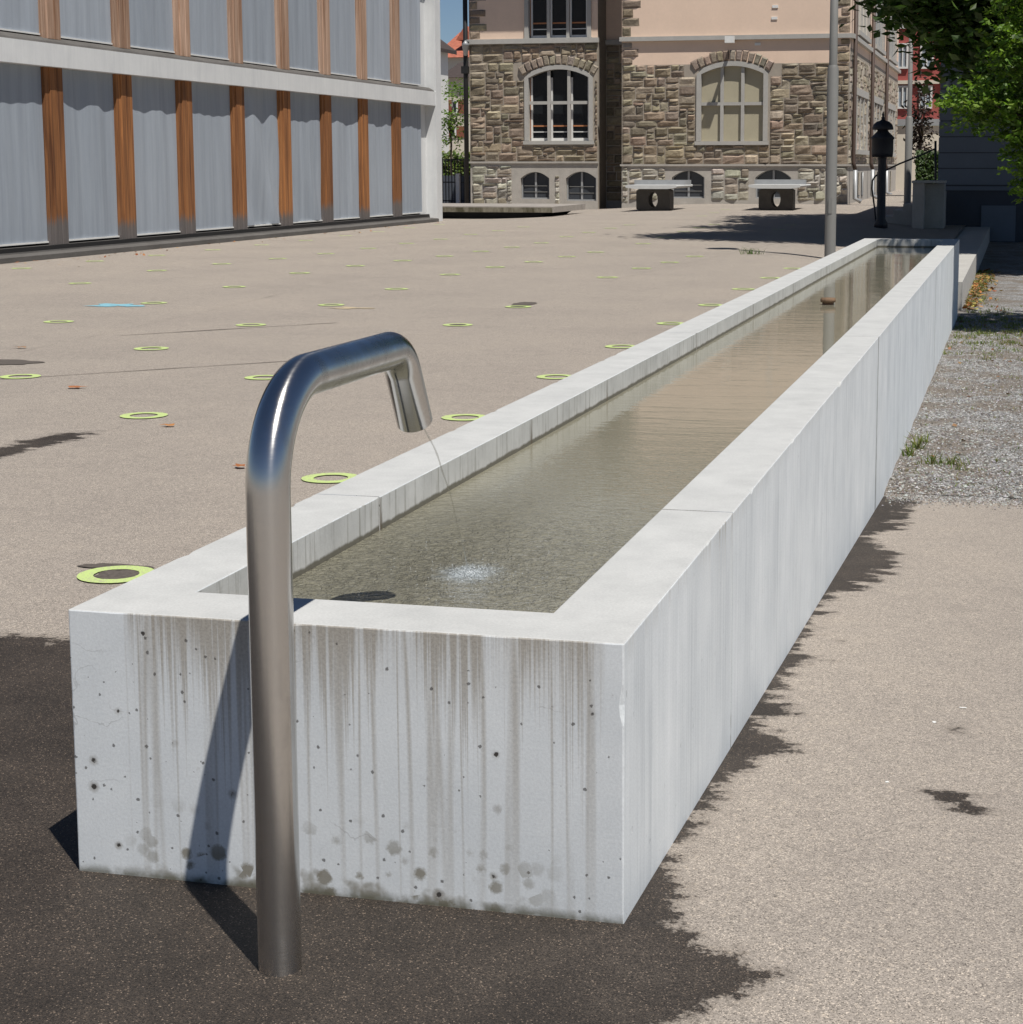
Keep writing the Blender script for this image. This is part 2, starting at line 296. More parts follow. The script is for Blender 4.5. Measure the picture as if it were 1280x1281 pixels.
def water():
    t = NT('murky_water', 0.02); p = t.pos(); x, y, z = t.sep(p)
    # distance from the place where the jet strikes
    dx = t.m2('ADD', x, 0.63); dy = t.m2('MULTIPLY', t.m2('SUBTRACT', y, 0.95), 0.75)
    r = t.m2('SQRT', t.m2('ADD', t.m2('MULTIPLY', dx, dx), t.m2('MULTIPLY', dy, dy)))
    near = t.m2('POWER', t.mr(r, 1.0, 0.05), 1.3); mid = t.m2('POWER', t.mr(r, 2.6, 0.3), 2.0)
    chop = t.noise(t.scale(p, (1, 0.8, 1)), 30, 3, 0.6, 1.6); chop2 = t.noise(t.scale(p, (1, 1.8, 1)), 20, 3, 0.55, 0.8)
    ring = t.m2('SINE', t.m2('ADD', t.m2('MULTIPLY', r, 120), t.m2('MULTIPLY', t.noise(p, 7, 3), 14)))
    nh = t.m2('ADD', t.m2('ADD', t.m2('MULTIPLY', ring, 0.05), t.m2('MULTIPLY', chop, 0.55)), t.m2('MULTIPLY', chop2, 0.45))
    wind = t.noise(t.scale(p, (1.7, 8.0, 1)), 1.0, 3, 0.5, 0.4); wind2 = t.noise(t.scale(p, (5.0, 26.0, 1)), 1.0, 3, 0.5, 0.3)
    patch = t.mr(t.noise(t.scale(p, (0.8, 0.45, 1)), 1.0, 2), 0.35, 0.65, 0.45, 1.0)
    wh = t.m2('MULTIPLY', t.m2('ADD', t.m2('MULTIPLY', wind, 0.30), t.m2('MULTIPLY', wind2, 0.10)), patch)
    h = t.m2('ADD', t.m2('ADD', t.m2('MULTIPLY', nh, t.m2('MULTIPLY', near, 0.95)), t.m2('MULTIPLY', chop2, t.m2('MULTIPLY', mid, 0.20))), t.m2('MULTIPLY', wh, 0.22))
    nb = t.bump(h, 1.0, 0.03)
    fr = t.n('ShaderNodeFresnel', {'IOR': 1.33, 'Normal': nb}).outputs[0]
    gl = t.n('ShaderNodeBsdfGlossy', {'Color': (1, 1, 1), 'Roughness': 0.02, 'Normal': nb})
    tp = t.n('ShaderNodeBsdfTransparent', {'Color': (0.86, 0.87, 0.80)})
    air = t.m2('MULTIPLY', t.mr(t.m2('ADD', r, t.m2('MULTIPLY', t.m2('SUBTRACT', t.noise(p, 30, 4, 0.7), 0.5), 0.12)), 0.11, 0.02, 0, 1, True), 0.8)
    body = t.mix(air, t.mix(t.noise(p, 1.1, 4), (0.255, 0.243, 0.184), (0.305, 0.291, 0.222)), (0.56, 0.63, 0.67))
    ridge = t.m2('ABSOLUTE', t.m2('SUBTRACT', t.noise(t.scale(p, (1, 0.75, 1)), 34, 2, 0.5, 1.8), 0.5))
    nb2 = t.bump(t.m2('MULTIPLY', t.m2('ADD', t.m2('MULTIPLY', ridge, 1.3), t.m2('MULTIPLY', chop, 0.4)), t.m2('ADD', t.m2('MULTIPLY', near, 1.0), t.m2('MULTIPLY', mid, 0.12))), 1.0, 0.045)
    df = t.n('ShaderNodeBsdfDiffuse', {'Color': body, 'Normal': nb2})
    silt = t.n('ShaderNodeMixShader', {0: 0.80, 1: tp.outputs[0], 2: df.outputs[0]})
    mx = t.n('ShaderNodeMixShader', {0: fr, 1: silt.outputs[0], 2: gl.outputs[0]})
    t.nt.links.new(mx.outputs[0], t.out.inputs[0]); return t.m
M['water'] = water()
def bed():
    t = NT('silty_bed', 0.95); p = t.pos()
    c = t.mix(t.mr(t.noise(p, 2.2, 6, 0.6), 0.3, 0.7), (0.225, 0.205, 0.14), (0.33, 0.30, 0.215))
    x, y, z = t.sep(p)
    dx = t.m2('ADD', x, 0.63); dy = t.m2('SUBTRACT', y, 0.95)
    t.set(Base_Color=t.mix(t.mr(t.noise(p, 22, 4, 0.7), 0.45, 0.7, 0, 0.35), c, (0.11, 0.10, 0.07))); return t.m
M['bed'] = bed()
def steel():
    t = NT('brushed_steel', 0.25); p = t.pos()
    br = t.noise(t.scale(p, (30, 30, 420)), 1.0, 3, 0.6)
    dirt = t.mr(t.noise(t.scale(p, (9, 9, 3)), 1.0, 6, 0.65), 0.48, 0.72)
    tg = t.n('ShaderNodeTangent', direction_type='RADIAL', axis='Z').outputs[0]
    t.set(Base_Color=t.mix(dirt, (0.60, 0.59, 0.575), (0.43, 0.405, 0.375)), Metallic=1.0,
          Roughness=t.m2('ADD', t.m2('ADD', 0.15, t.m2('MULTIPLY', br, 0.10)), t.m2('MULTIPLY', dirt, 0.12)), Anisotropic=0.8, Anisotropic_Rotation=0.25, Tangent=tg)
    return t.m
M['steel'] = steel()
def foam():
    t = NT('foam_bubble', 0.15); t.set(Base_Color=(0.72, 0.76, 0.78, 1), Alpha=0.55); return t.m
M['foam'] = foam()
def jet():
    t = NT('falling_water', 0.02)
    gl = t.n('ShaderNodeBsdfGlossy', {'Color': (1, 1, 1), 'Roughness': 0.08}); tp = t.n('ShaderNodeBsdfTransparent', {'Color': (0.95, 0.95, 0.95)})
    mx = t.n('ShaderNodeMixShader', {0: 0.22, 1: tp.outputs[0], 2: gl.outputs[0]}); t.nt.links.new(mx.outputs[0], t.out.inputs[0]); return t.m
M['jet'] = jet()
def wood(name, a, b, grey_low):
    t = NT(name, 0.75); p = t.pos(); x, y, z = t.sep(p)
    g = t.noise(t.scale(p, (26, 26, 0.8)), 1.0, 5, 0.65, 0.3); g2 = t.noise(t.scale(p, (5, 5, 0.35)), 1.0, 3, 0.6)
    c = t.mix(t.mr(t.m2('ADD', t.m2('MULTIPLY', g, 0.6), t.m2('MULTIPLY', g2, 0.4)), 0.36, 0.64), a, b)
    rnd = t.n('ShaderNodeObjectInfo').outputs['Random']; c = t.mix(1.0, c, t.ramp(rnd, [(0, (0.74, 0.72, 0.70)), (1, (1.2, 1.22, 1.25))]), 'MULTIPLY')
    if grey_low:
        k = t.mr(t.m2('ADD', t.m2('ADD', z, t.m2('MULTIPLY', t.m2('SUBTRACT', rnd, 0.5), 0.22)), t.m2('MULTIPLY', t.m2('SUBTRACT', g, 0.5), 0.55)), 0.68, 0.46, 0, 1, True)
        c = t.mix(t.m2('MULTIPLY', k, 0.95), c, t.mix(g, (0.05, 0.046, 0.046), (0.20, 0.185, 0.18)))
    t.set(Base_Color=c, Normal=t.bump(g, 0.35, 0.01)); return t.m
M['timber'] = wood('oiled_larch', (0.10, 0.034, 0.010), (0.37, 0.155, 0.050), True)
M['timber_pale'] = wood('sun_faded_larch', (0.22, 0.115, 0.062), (0.52, 0.36, 0.265), False)
def fabric():
    t = NT('grey_blind_fabric', 0.8); p = t.pos()
    f = t.noise(t.scale(p, (8, 8, 0.5)), 1.0, 4, 0.6)
    c = t.mix(t.mr(f, 0.3, 0.7), (0.285, 0.32, 0.37), (0.35, 0.39, 0.44))
    rnd = t.n('ShaderNodeObjectInfo').outputs['Random']; c = t.mix(1.0, c, t.ramp(rnd, [(0, (0.90, 0.91, 0.92)), (1, (1.10, 1.09, 1.08))]), 'MULTIPLY')
    t.set(Base_Color=c); return t.m
M['fabric'] = fabric()
def band_concrete():
    t = NT('fair_faced_concrete', 0.85); p = t.pos()
    f = t.noise(p, 1.3, 7, 0.7); s = t.noise(t.scale(p, (9, 9, 0.7)), 1.0, 4, 0.7)
    k = t.m2('ADD', t.m2('MULTIPLY', f, 0.55), t.m2('MULTIPLY', s, 0.45))
    t.set(Base_Color=t.mix(t.mr(k, 0.32, 0.68), (0.56, 0.575, 0.585), (0.70, 0.71, 0.71))); return t.m
M['band'] = band_concrete()
M['ledge'] = plain('weathered_ledge', (0.10, 0.094, 0.088), 0.9, 0.3, 5, stretch=(1, 0.3, 1))
M['slab'] = plain('mossy_slab', (0.30, 0.275, 0.25), 0.92, 0.25, 2.5)
def slab_side():
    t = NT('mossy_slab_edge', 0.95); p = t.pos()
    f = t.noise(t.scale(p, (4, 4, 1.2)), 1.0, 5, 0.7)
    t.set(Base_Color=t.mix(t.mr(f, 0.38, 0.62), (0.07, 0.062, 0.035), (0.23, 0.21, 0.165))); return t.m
M['slab_side'] = slab_side()
M['tabletop'] = plain('pale_table_concrete', (0.52, 0.53, 0.53), 0.8, 0.08)
M['table_leg'] = plain('dark_table_concrete', (0.075, 0.07, 0.064), 0.9, 0.2, 5)
M['terrace'] = plain('terrace_concrete', (0.42, 0.41, 0.385), 0.9, 0.15, 3)
M['cork'] = plain('rusty_overflow', (0.17, 0.105, 0.06), 0.85, 0.35, 40)
M['leaf_dry'] = tinted('dry_leaf', 0.8, 0.1)
M['grassblade'] = tinted('grass_blade', 0.6, 0.3)
M['terrain'] = plain('far_ground', (0.20, 0.185, 0.16), 0.95, 0.2, 0.3)
M['damp'] = plain('damp_asphalt', (0.095, 0.08, 0.068), 0.8, 0.5, 60)

# ------------------------------------------------------------------ mesh helpers
WLOC = {}
class MB:
    def __init__(s): s.v = []; s.f = []; s.mi = []; s.c = []; s.sm = []
    def add(s, verts, faces, mi=0, col=None, smooth=False):
        b = len(s.v); s.v.extend([tuple(map(float, q)) for q in verts])
        for f in faces: s.f.append([i+b for i in f]); s.mi.append(mi); s.sm.append(smooth)
        if col is not None or s.c:
            while len(s.c) < b: s.c.append((1, 1, 1))
            s.c.extend([col or (1, 1, 1)]*len(verts))
        return s
    def box(s, x0, x1, y0, y1, z0, z1, mi=0, col=None):
        v = [(x, y, z) for z in (z0, z1) for y in (y0, y1) for x in (x0, x1)]
        return s.add(v, [(0, 2, 3, 1), (4, 5, 7, 6), (0, 1, 5, 4), (2, 6, 7, 3), (0, 4, 6, 2), (1, 3, 7, 5)], mi, col)
    def prism(s, poly, axis, a, b, mi=0):
        n = len(poly); v = []
        for d in (a, b):
            for (p, q) in poly: v.append({'x': (d, p, q), 'y': (p, d, q), 'z': (p, q, d)}[axis])
        f = [tuple(range(n)), tuple(range(2*n-1, n-1, -1))]+[(i, i+n, (i+1) % n+n, (i+1) % n) for i in range(n)]
        return s.add(v, f, mi)
    def tube(s, path, rad, seg=10, mi=0, cap=True, smooth=True):
        path = [Vector(q) for q in path]; n = len(path); rad = rad if isinstance(rad, (list, tuple)) else [rad]*n
        ref = None; v = []
        for i, q in enumerate(path):
            t = (path[min(i+1, n-1)]-path[max(i-1, 0)]).normalized()
            if ref is None: ref = t.orthogonal().normalized()
            ref = (ref-t*ref.dot(t)).normalized(); bi = t.cross(ref)
            for k in range(seg):
                a = 2*math.pi*k/seg; v.append(q+(ref*math.cos(a)+bi*math.sin(a))*rad[i])
        f = [(i*seg+k, i*seg+(k+1) % seg, (i+1)*seg+(k+1) % seg, (i+1)*seg+k) for i in range(n-1) for k in range(seg)]
        s.add(v, f, mi, smooth=smooth)
        if cap: b = len(s.v)-n*seg; s.f += [[b+k for k in range(seg)][::-1], [b+(n-1)*seg+k for k in range(seg)]]; s.mi += [mi, mi]; s.sm += [False, False]
        return s
    def lathe(s, prof, c, seg=20, mi=0, smooth=True):
        v = [(c[0]+r*math.cos(2*math.pi*k/seg), c[1]+r*math.sin(2*math.pi*k/seg), c[2]+z) for r, z in prof for k in range(seg)]
        f = [(i*seg+k, i*seg+(k+1) % seg, (i+1)*seg+(k+1) % seg, (i+1)*seg+k) for i in range(len(prof)-1) for k in range(seg)]
        return s.add(v, f, mi, smooth=smooth)
    def mesh(s, name, origin=(0, 0, 0), mats=()):
        me = bpy.data.meshes.new(name)
        me.from_pydata([(x-origin[0], y-origin[1], z-origin[2]) for x, y, z in s.v], [], s.f)
        for m in mats: me.materials.append(m)
        me.polygons.foreach_set('material_index', s.mi); me.polygons.foreach_set('use_smooth', s.sm)
        if s.c:
            while len(s.c) < len(s.v): s.c.append((1, 1, 1))
            a = me.color_attributes.new('tint', 'FLOAT_COLOR', 'POINT')
            a.data.foreach_set('color', np.hstack([np.array(s.c, dtype=np.float32), np.ones((len(s.c), 1), np.float32)]).ravel())
        me.update(); return me
def build(name, mb, mats, parent=None, origin=None, label=None, cat=None, group=None, kind=None, fix=True):
    mats = mats if isinstance(mats, (list, tuple)) else [mats]
    org = WLOC[parent] if parent is not None else (origin or (0, 0, 0))
    me = mb.mesh(name, org, mats)
    if fix:
        bm = bmesh.new(); bm.from_mesh(me); bmesh.ops.recalc_face_normals(bm, faces=bm.faces); bm.to_mesh(me); bm.free()
    o = bpy.data.objects.new(name, me); COL.objects.link(o)
    if parent is not None: o.parent = parent
    else: o.location = org
    WLOC[o] = org
    return tag(o, label, cat, group, kind)
def tag(o, label=None, cat=None, group=None, kind=None):
    for k, v in (('label', label), ('category', cat), ('group', group), ('kind', kind)):
        if v: o[k] = v
    return o
def thing(name, loc, label, cat, group=None):
    o = bpy.data.objects.new(name, None); COL.objects.link(o); o.location = loc; o.empty_display_size = 0.2
    WLOC[o] = tuple(map(float, loc)); return tag(o, label, cat, group)
def jit(c, a=0.12): k = 1+random.uniform(-a, a); return tuple(max(0, q*k*(1+random.uniform(-a/3, a/3))) for q in c)

# ------------------------------------------------------------------ GROUND
def poly_sd(pts, P):
    """signed distance, positive inside"""
    P = np.asarray(P); x, y = P[:, 0], P[:, 1]; best = np.full(len(P), 1e9); ins = np.zeros(len(P), bool); n = len(pts)
    for i in range(n):
        a = np.array(pts[i]); b = np.array(pts[(i+1) % n]); ab = b-a
        t = np.clip(((x-a[0])*ab[0]+(y-a[1])*ab[1])/(ab.dot(ab)+1e-12), 0, 1)
        best = np.minimum(best, np.hypot(x-a[0]-t*ab[0], y-a[1]-t*ab[1]))
        c = ((a[1] > y) != (b[1] > y)) & (x < (b[0]-a[0])*(y-a[1])/(b[1]-a[1]+1e-12)+a[0]); ins ^= c
    return np.where(ins, best, -best)
_right = [(1149, 625), (1127, 662), (1083, 672), (1124, 690), (1121, 709), (1099, 725), (1080, 737), (1046, 740), (1032, 762), (1016, 787), (1002, 816), (1037, 823), (1007, 831), (985, 847), (966, 876), (1003, 889), (956, 900), (953, 912), (1003, 936), (951, 950), (925, 969), (893, 1000), (884, 1002), (855, 1055), (841, 1091), (858, 1124), (846, 1160), (882, 1185), (914, 1197), (971, 1219), (931, 1238), (874, 1266), (833, 1281)]
wet_polys = [[(-1.1, 1.70), (-0.3, 3), (-0.3, 7.6), (0.02, 7.6)]+[tuple(PR(*q)[:2]) for q in _right]+[(0.0, -0.8), (-0.2, -1.4), (-0.8, -2.2), (-3, -2.9), (-6, -2.6), (-8, 0), (-6.5, 1.5), (-4, 1.95), (-2.55, 1.79)]]
wet_polys += [[tuple(PR(*q)[:2]) for q in [(1140, 985), (1185, 985), (1230, 1000), (1255, 1012), (1230, 1022), (1180, 1015)]]]
wet_polys += [[tuple(PG(*q)[:2]) for q in [(-60, 588), (-60, 575), (0, 560), (40, 548), (75, 541), (120, 540), (100, 549), (60, 557), (20, 568), (0, 573)]]]
thin = [[tuple(PR(*q)[:2]) for q in L] for L in ([(1180, 908), (1205, 910), (1225, 920), (1195, 918)], [(1040, 800), (1062, 800), (1050, 806)])]
def wet_field(P):
    w = np.full(len(P), -9.0)
    for k, pl in enumerate(wet_polys): w = np.maximum(w, poly_sd(pl, P)-(0.02 if k == 1 else 0))
    for pl in thin: w = np.maximum(w, poly_sd(pl, P)-0.035)
    return w
def axis(bps):
    out = []
    for (a, b, st) in bps:
        n = max(1, int(round((b-a)/st))); out += [a+(b-a)*i/n for i in range(n)]
    return out+[bps[-1][1]]
def sheet(name, xs, ys, zf, keep, mat, kind='structure', wet=True):
    nx, ny = len(xs), len(ys); V = [(x, y, zf(x, y)) for y in ys for x in xs]
    F = [(j*nx+i, j*nx+i+1, (j+1)*nx+i+1, (j+1)*nx+i) for j in range(ny-1) for i in range(nx-1) if keep((xs[i]+xs[i+1])/2, (ys[j]+ys[j+1])/2)]
    me = bpy.data.meshes.new(name); me.from_pydata(V, [], F); me.materials.append(mat)
    if wet:
        a = me.attributes.new('wet', 'FLOAT', 'POINT'); a.data.foreach_set('value', wet_field(np.array(V)[:, :2]).astype(np.float32))
    me.polygons.foreach_set('use_smooth', [True]*len(F)); me.update()
    o = bpy.data.objects.new(name, me); COL.objects.link(o); o['kind'] = kind; return o
sheet('plaza', axis([(-60, -15, 3), (-15, -6, 0.5), (-6, -2.6, 0.08), (-2.6, -0.6, 0.04), (-0.6, 1.2, 0.04), (1.2, 25, 2)]),
      axis([(-40, -6, 3), (-6, -3.6, 0.3), (-3.6, 3, 0.04), (3, 8, 0.08), (8, 20, 0.5), (20, 62, 1), (62, 100, 4)]),
      gz, lambda x, y: y < 0 or x < -0.6 or y > 46.2, M['asphalt'])
sheet('footpath', axis([(-0.6, 0, 0.2), (0, 1.3, 0.022), (1.3, 25, 3)]), axis([(0, 2.4, 0.03), (2.4, 7.4, 0.05)]), lambda x, y: ramp_z(y), lambda x, y: True, M['asphalt'])
def gravel_z(x, y): return -0.444+0.02*mnoise.noise(Vector((x*2.3, y*2.3, 1.7)))*_ss(7.4, 7.7, y)+(0.012 if y > 7.45 else 0)
sheet('gravel_ground', axis([(-0.6, 0, 0.3), (0, 1.6, 0.08), (1.6, 25, 2)]), axis([(7.4, 7.46, 0.06), (7.46, 22, 0.12), (22, 46.2, 1)]), gravel_z, lambda x, y: True, M['gravel'], wet=False)
tb = MB(); tb.add([(-900, -900, -1.2), (900, -900, -1.2), (900, 900, -1.2), (-900, 900, -1.2)], [(0, 1, 2, 3)])
build('terrain', tb, M['terrain'], kind='structure', fix=False)
# sealed joints between asphalt lanes
def joint_strip(pts, w, name='asphalt_joint'):
    mb = MB(); P = []
    for (a, b) in zip(pts[:-1], pts[1:]):
        L = math.dist(a, b); n = max(2, int(L/0.25))
        P += [(a[0]+(b[0]-a[0])*i/n, a[1]+(b[1]-a[1])*i/n) for i in range(n)]
    P.append(pts[-1]); V = []
    for i, (x, y) in enumerate(P):
        k = 0.014*mnoise.noise(Vector((x*3, y*3, 0))); ww = w*(0.35+0.9*abs(mnoise.noise(Vector((x*1.7, y*1.7, 4)))))
        V += [(x+k, y-ww+k, gz(x, y)+0.004), (x+k, y+ww+k, gz(x, y)+0.004)]
    mb.add(V, [(2*i, 2*i+1, 2*i+3, 2*i+2) for i in range(len(P)-1)]); return build(name, mb, M['joint'], kind='structure', fix=False)
for (a, b, w) in [((40, 567), (760, 352), 0.016), ((760, 352), (1000, 298), 0.02), ((0, 446), (420, 352), 0.014), ((420, 352), (700, 300), 0.02), ((0, 475), (360, 452), 0.008), ((150, 420), (420, 404), 0.012), ((440, 300), (720, 268), 0.02)]:
    joint_strip([tuple(PG(*a)[:2]), tuple(PG(*b)[:2])], w*3.2)

# ------------------------------------------------------------------ WATER TROUGH
XL, XR, XLi, XRi, YE, WL = -1.25, 0.0, -1.05, -0.205, 20.6, 0.5
TZ, FZ, BZ = 0.6, 0.14, -0.75
trough = thing('water_trough', (-0.625, 10.3, 0), 'long pale concrete water trough with streaked front face and wide rim', 'trough')
def prof(y): return [(XL, y, TZ), (XLi, y, TZ), (XLi, y, FZ), (XRi, y, FZ), (XRi, y, TZ), (XR, y, TZ), (XR, y, BZ), (XL, y, BZ)]
def sharp(e):
    if len(e.link_faces) != 2 or e.calc_face_angle(0) < 0.5: return False
    a, b = (v.co for v in e.verts)
    if any(abs(a.y-q) < 0.02 and abs(b.y-q) < 0.02 for q in (1.42, 6.73, 13.91)): return False
    if min(a.z, b.z) > TZ-1e-4: return True                                            # rim, inside and out
    return abs(a.x-b.x) < 1e-4 and abs(a.y-b.y) < 1e-4 and (a.x > -1e-3 or a.x < XL+1e-3)   # upright outer corners
def segment(y0, y1, end=None):
    bm = bmesh.new(); IN = []
    if end is None:
        A = [bm.verts.new(q) for q in prof(y0)]; B = [bm.verts.new(q) for q in prof(y1)]
        for i in range(8):
            f = bm.faces.new([A[i], A[(i+1) % 8], B[(i+1) % 8], B[i]]); f.material_index = 1 if i in (1, 2, 3) else 0
        bm.faces.new(A); bm.faces.new(B[::-1])
    else:
        yo, yi, yc = end                               # outer end, inner end, open end
        A = [bm.verts.new(q) for q in prof(yc)]
        O = [bm.verts.new(q) for q in [(XL, yo, TZ), (XR, yo, TZ), (XR, yo, BZ), (XL, yo, BZ)]]
        I = [bm.verts.new(q) for q in [(XLi, yi, TZ), (XLi, yi, FZ), (XRi, yi, FZ), (XRi, yi, TZ)]]
        for vs_, mi in [((O[0], I[0], A[1], A[0]), 0), ((O[0], O[1], I[3], I[0]), 0), ((O[1], A[5], A[4], I[3]), 0), ((I[0], I[1], A[2], A[1]), 1), ((I[1], I[2], A[3], A[2]), 1), ((I[2], I[3], A[4], A[3]), 1), ((I[0], I[3], I[2], I[1]), 1), ((O[0], O[3], O[2], O[1]), 0), ((O[0], A[0], A[7], O[3]), 0), ((O[1], O[2], A[6], A[5]), 0), ((O[3], A[7], A[6], O[2]), 0), (tuple(A), 0)]:
            f = bm.faces.new(vs_); f.material_index = mi
    bmesh.ops.recalc_face_normals(bm, faces=bm.faces)
    ed = [e for e in bm.edges if sharp(e)]
    if y0 < 6 or (end and end[0] == 0):
        for e in list(ed):
            L = e.calc_length(); n = int(L/0.022)
            a_, b_ = e.verts; cur = e; va = a_
            for k in range(n):
                ne, nv = bmesh.utils.edge_split(cur, va, 1.0/(n+1-k)); 
                nxt = [q for q in nv.link_edges if q.other_vert(nv) is not va and b_ is not None and abs((q.other_vert(nv).co-nv.co).normalized().dot((b_.co-a_.co).normalized())) > 0.999]
                va = nv; cur = nxt[0] if nxt else ne
        ed = [e for e in bm.edges if sharp(e)]
    bmesh.ops.bevel(bm, geom=ed, offset=0.0035, segments=2, affect='EDGES', profile=0.5)
    def chip(s_, k_):
        q = mnoise.noise(Vector((s_*9.0, k_, 0.5))); q2 = mnoise.noise(Vector((s_*55.0, k_, 3.5)))
        return 0.0010*abs(q2)+max(0.0, q-0.42)*0.036*(0.6+0.8*abs(q2))
    for v in bm.verts:
        x_, y_, z_ = v.co; t_ = 0.0060; E = 1e-5
        topz = z_ > TZ-t_
        for (cond, ax, val, sg, s_, k_) in ((y_ < t_, 1, 0.0, 1, x_, 11.0), (x_ > XR-t_, 0, XR, -1, y_, 12.0), (x_ < XL+t_, 0, XL, 1, y_, 13.0)):
            if not (cond and topz): continue
            if abs(x_-XR) < t_ and abs(y_) < t_: continue
            if abs(x_-XL) < t_ and abs(y_) < t_: continue
            if any(abs(y_-q) < 0.03 for q in seams): continue
            c_ = chip(s_, k_)
            if abs(v.co[ax]-val) < E: v.co.z -= c_
            elif abs(z_-TZ) < E: v.co[ax] += sg*c_
            else: v.co[ax] += sg*c_*0.55; v.co.z -= c_*0.55
        if y_ < t_ and not topz and z_ > 0.06:
            for (val, sg, k_) in ((XR, -1, 21.0), (XL, 1, 22.0)):
                if abs(x_-val) > t_: continue
                c_ = chip(z_, k_)
                if abs(x_-val) < E: v.co.y += c_
                elif abs(y_) < E: v.co.x += sg*c_
                else: v.co.x += sg*c_*0.55; v.co.y += c_*0.55
    bmesh.ops.translate(bm, verts=bm.verts, vec=-Vector(WLOC[trough]))
    me = bpy.data.meshes.new('concrete_segment'); bm.to_mesh(me); bm.free(); me.materials.append(M['trough']); me.materials.append(M['trough_in'])
    o = bpy.data.objects.new('concrete_segment', me); COL.objects.link(o); o.parent = trough; WLOC[o] = WLOC[trough]; return o
seams = [1.42, 6.73, 13.91]; G = 0.0038
G = 0.0038; segment(0, 0, (0, 0.212, 1.42-G)); segment(1.42+G, 6.73-G); segment(6.73+G, 13.91-G); segment(0, 0, (YE, YE-0.22, 13.91+G))
M['seal'] = plain('dark_joint_filler', (0.03, 0.028, 0.024), 0.9, 0.2, 30)
for y in seams:
    mb = MB(); e = 0.006; p0 = prof(y)
    q = [(XL+e, TZ-e), (XLi-e, TZ-e), (XLi-e, FZ-e), (XRi+e, FZ-e), (XRi+e, TZ-e), (XR-e, TZ-e), (XR-e, BZ+e), (XL+e, BZ+e)]
    mb.prism(q, 'y', y-G*0.9, y+G*0.9); build('joint_filler', mb, M['seal'], trough)
# small rust-brown weep at the first joint, silt bed and water
silt = MB(); nx, ny = 12, 160
V = [(XLi+0.004+(XRi-XLi-0.008)*i/nx, 0.215+(YE-0.44)*j/ny, FZ+0.05+0.022*mnoise.noise(Vector((i*0.5, j*0.35, 2)))) for j in range(ny+1) for i in range(nx+1)]
silt.add(V, [(j*(nx+1)+i, j*(nx+1)+i+1, (j+1)*(nx+1)+i+1, (j+1)*(nx+1)+i) for j in range(ny) for i in range(nx)], smooth=True)
build('silt', silt, M['bed'], trough)
wb = MB(); wb.add([(XLi+0.001, 0.213, WL), (XRi-0.001, 0.213, WL), (XRi-0.001, YE-0.221, WL), (XLi+0.001, YE-0.221, WL)], [(0, 1, 2, 3)])
w_o = build('water', wb, M['water'], kind='structure', fix=False)

# overflow pipe standing in the water
c = on_plane(1036, 381, 2, WL)
ov = thing('overflow_pipe', (c[0], c[1], FZ+0.04), 'short rusty brown overflow pipe standing in the trough water', 'pipe')
mb = MB(); mb.lathe([(0.001, -0.33), (0.045, -0.33), (0.045, 0.02), (0.0, 0.02)], (c[0], c[1], WL), 20); build('pipe_body', mb, M['cork'], ov)
mb = MB(); mb.lathe([(0.03, 0.0202), (0.058, 0.0202), (0.060, 0.035), (0.056, 0.052), (0.0, 0.054)], (c[0], c[1], WL), 22); build('strainer_cap', mb, M['cork'], ov)

# ------------------------------------------------------------------ FAUCET
FXc, FYc, R = -0.615, -0.35, 0.0425
fa = thing('water_spout', (FXc, FYc, 0), 'tall bent brushed steel tube spout standing before the trough', 'spout')
def arc(cy, cz, r, a0, a1, n): return [(FXc, cy+r*math.cos(a0+(a1-a0)*i/n), cz+r*math.sin(a0+(a1-a0)*i/n)) for i in range(n+1)]
R1, ZA = 0.205, 1.152
path = [(FXc, FYc, -0.1), (FXc, FYc, 0.0)]+[(FXc, FYc, z) for z in (0.3, 0.6, 0.8)]+arc(FYc+R1, ZA-R1, R1, math.pi, math.pi/2, 20)
tl = math.radians(31); bend = math.pi/2-tl; R2 = 0.115; y_c = 0.386-R2*math.tan(bend/2)
path += [(FXc, -0.05, ZA), (FXc, 0.1, ZA), (FXc, 0.22, ZA)]+arc(y_c, ZA-R2, R2, math.pi/2, math.pi/2-bend, 16)
e = Vector(path[-1]); d = Vector((0, math.sin(tl), -math.cos(tl))); L = (e.z-0.968)/math.cos(tl)
path += [tuple(e+d*L*0.5), tuple(e+d*L)]
tip = e+d*L
mb = MB(); mb.tube(path, R, 40, cap=False); build('tube', mb, M['steel'], fa, fix=False)
mb = MB(); mb.tube([tuple(tip-d*0.14), tuple(tip-d*0.001)], R-0.003, 32, cap=False); tmp = mb
bk = len(mb.v)
ringv = []; o1 = d.orthogonal().normalized(); o2 = d.cross(o1)
for k in range(32):
    a = 2*math.pi*k/32; q = o1*math.cos(a)+o2*math.sin(a); ringv += [tuple(tip+q*R), tuple(tip+q*(R-0.003))]
mb.add(ringv, [(2*k, 2*k+1, (2*k+3) % 64, (2*k+2) % 64) for k in range(32)])
disc = [tuple(tip-d*0.10+(o1*math.cos(2*math.pi*k/24)+o2*math.sin(2*math.pi*k/24))*(R-0.003)) for k in range(24)]
mb.add(disc, [tuple(range(24))]); build('outlet_lip', mb, M['steel'], fa)
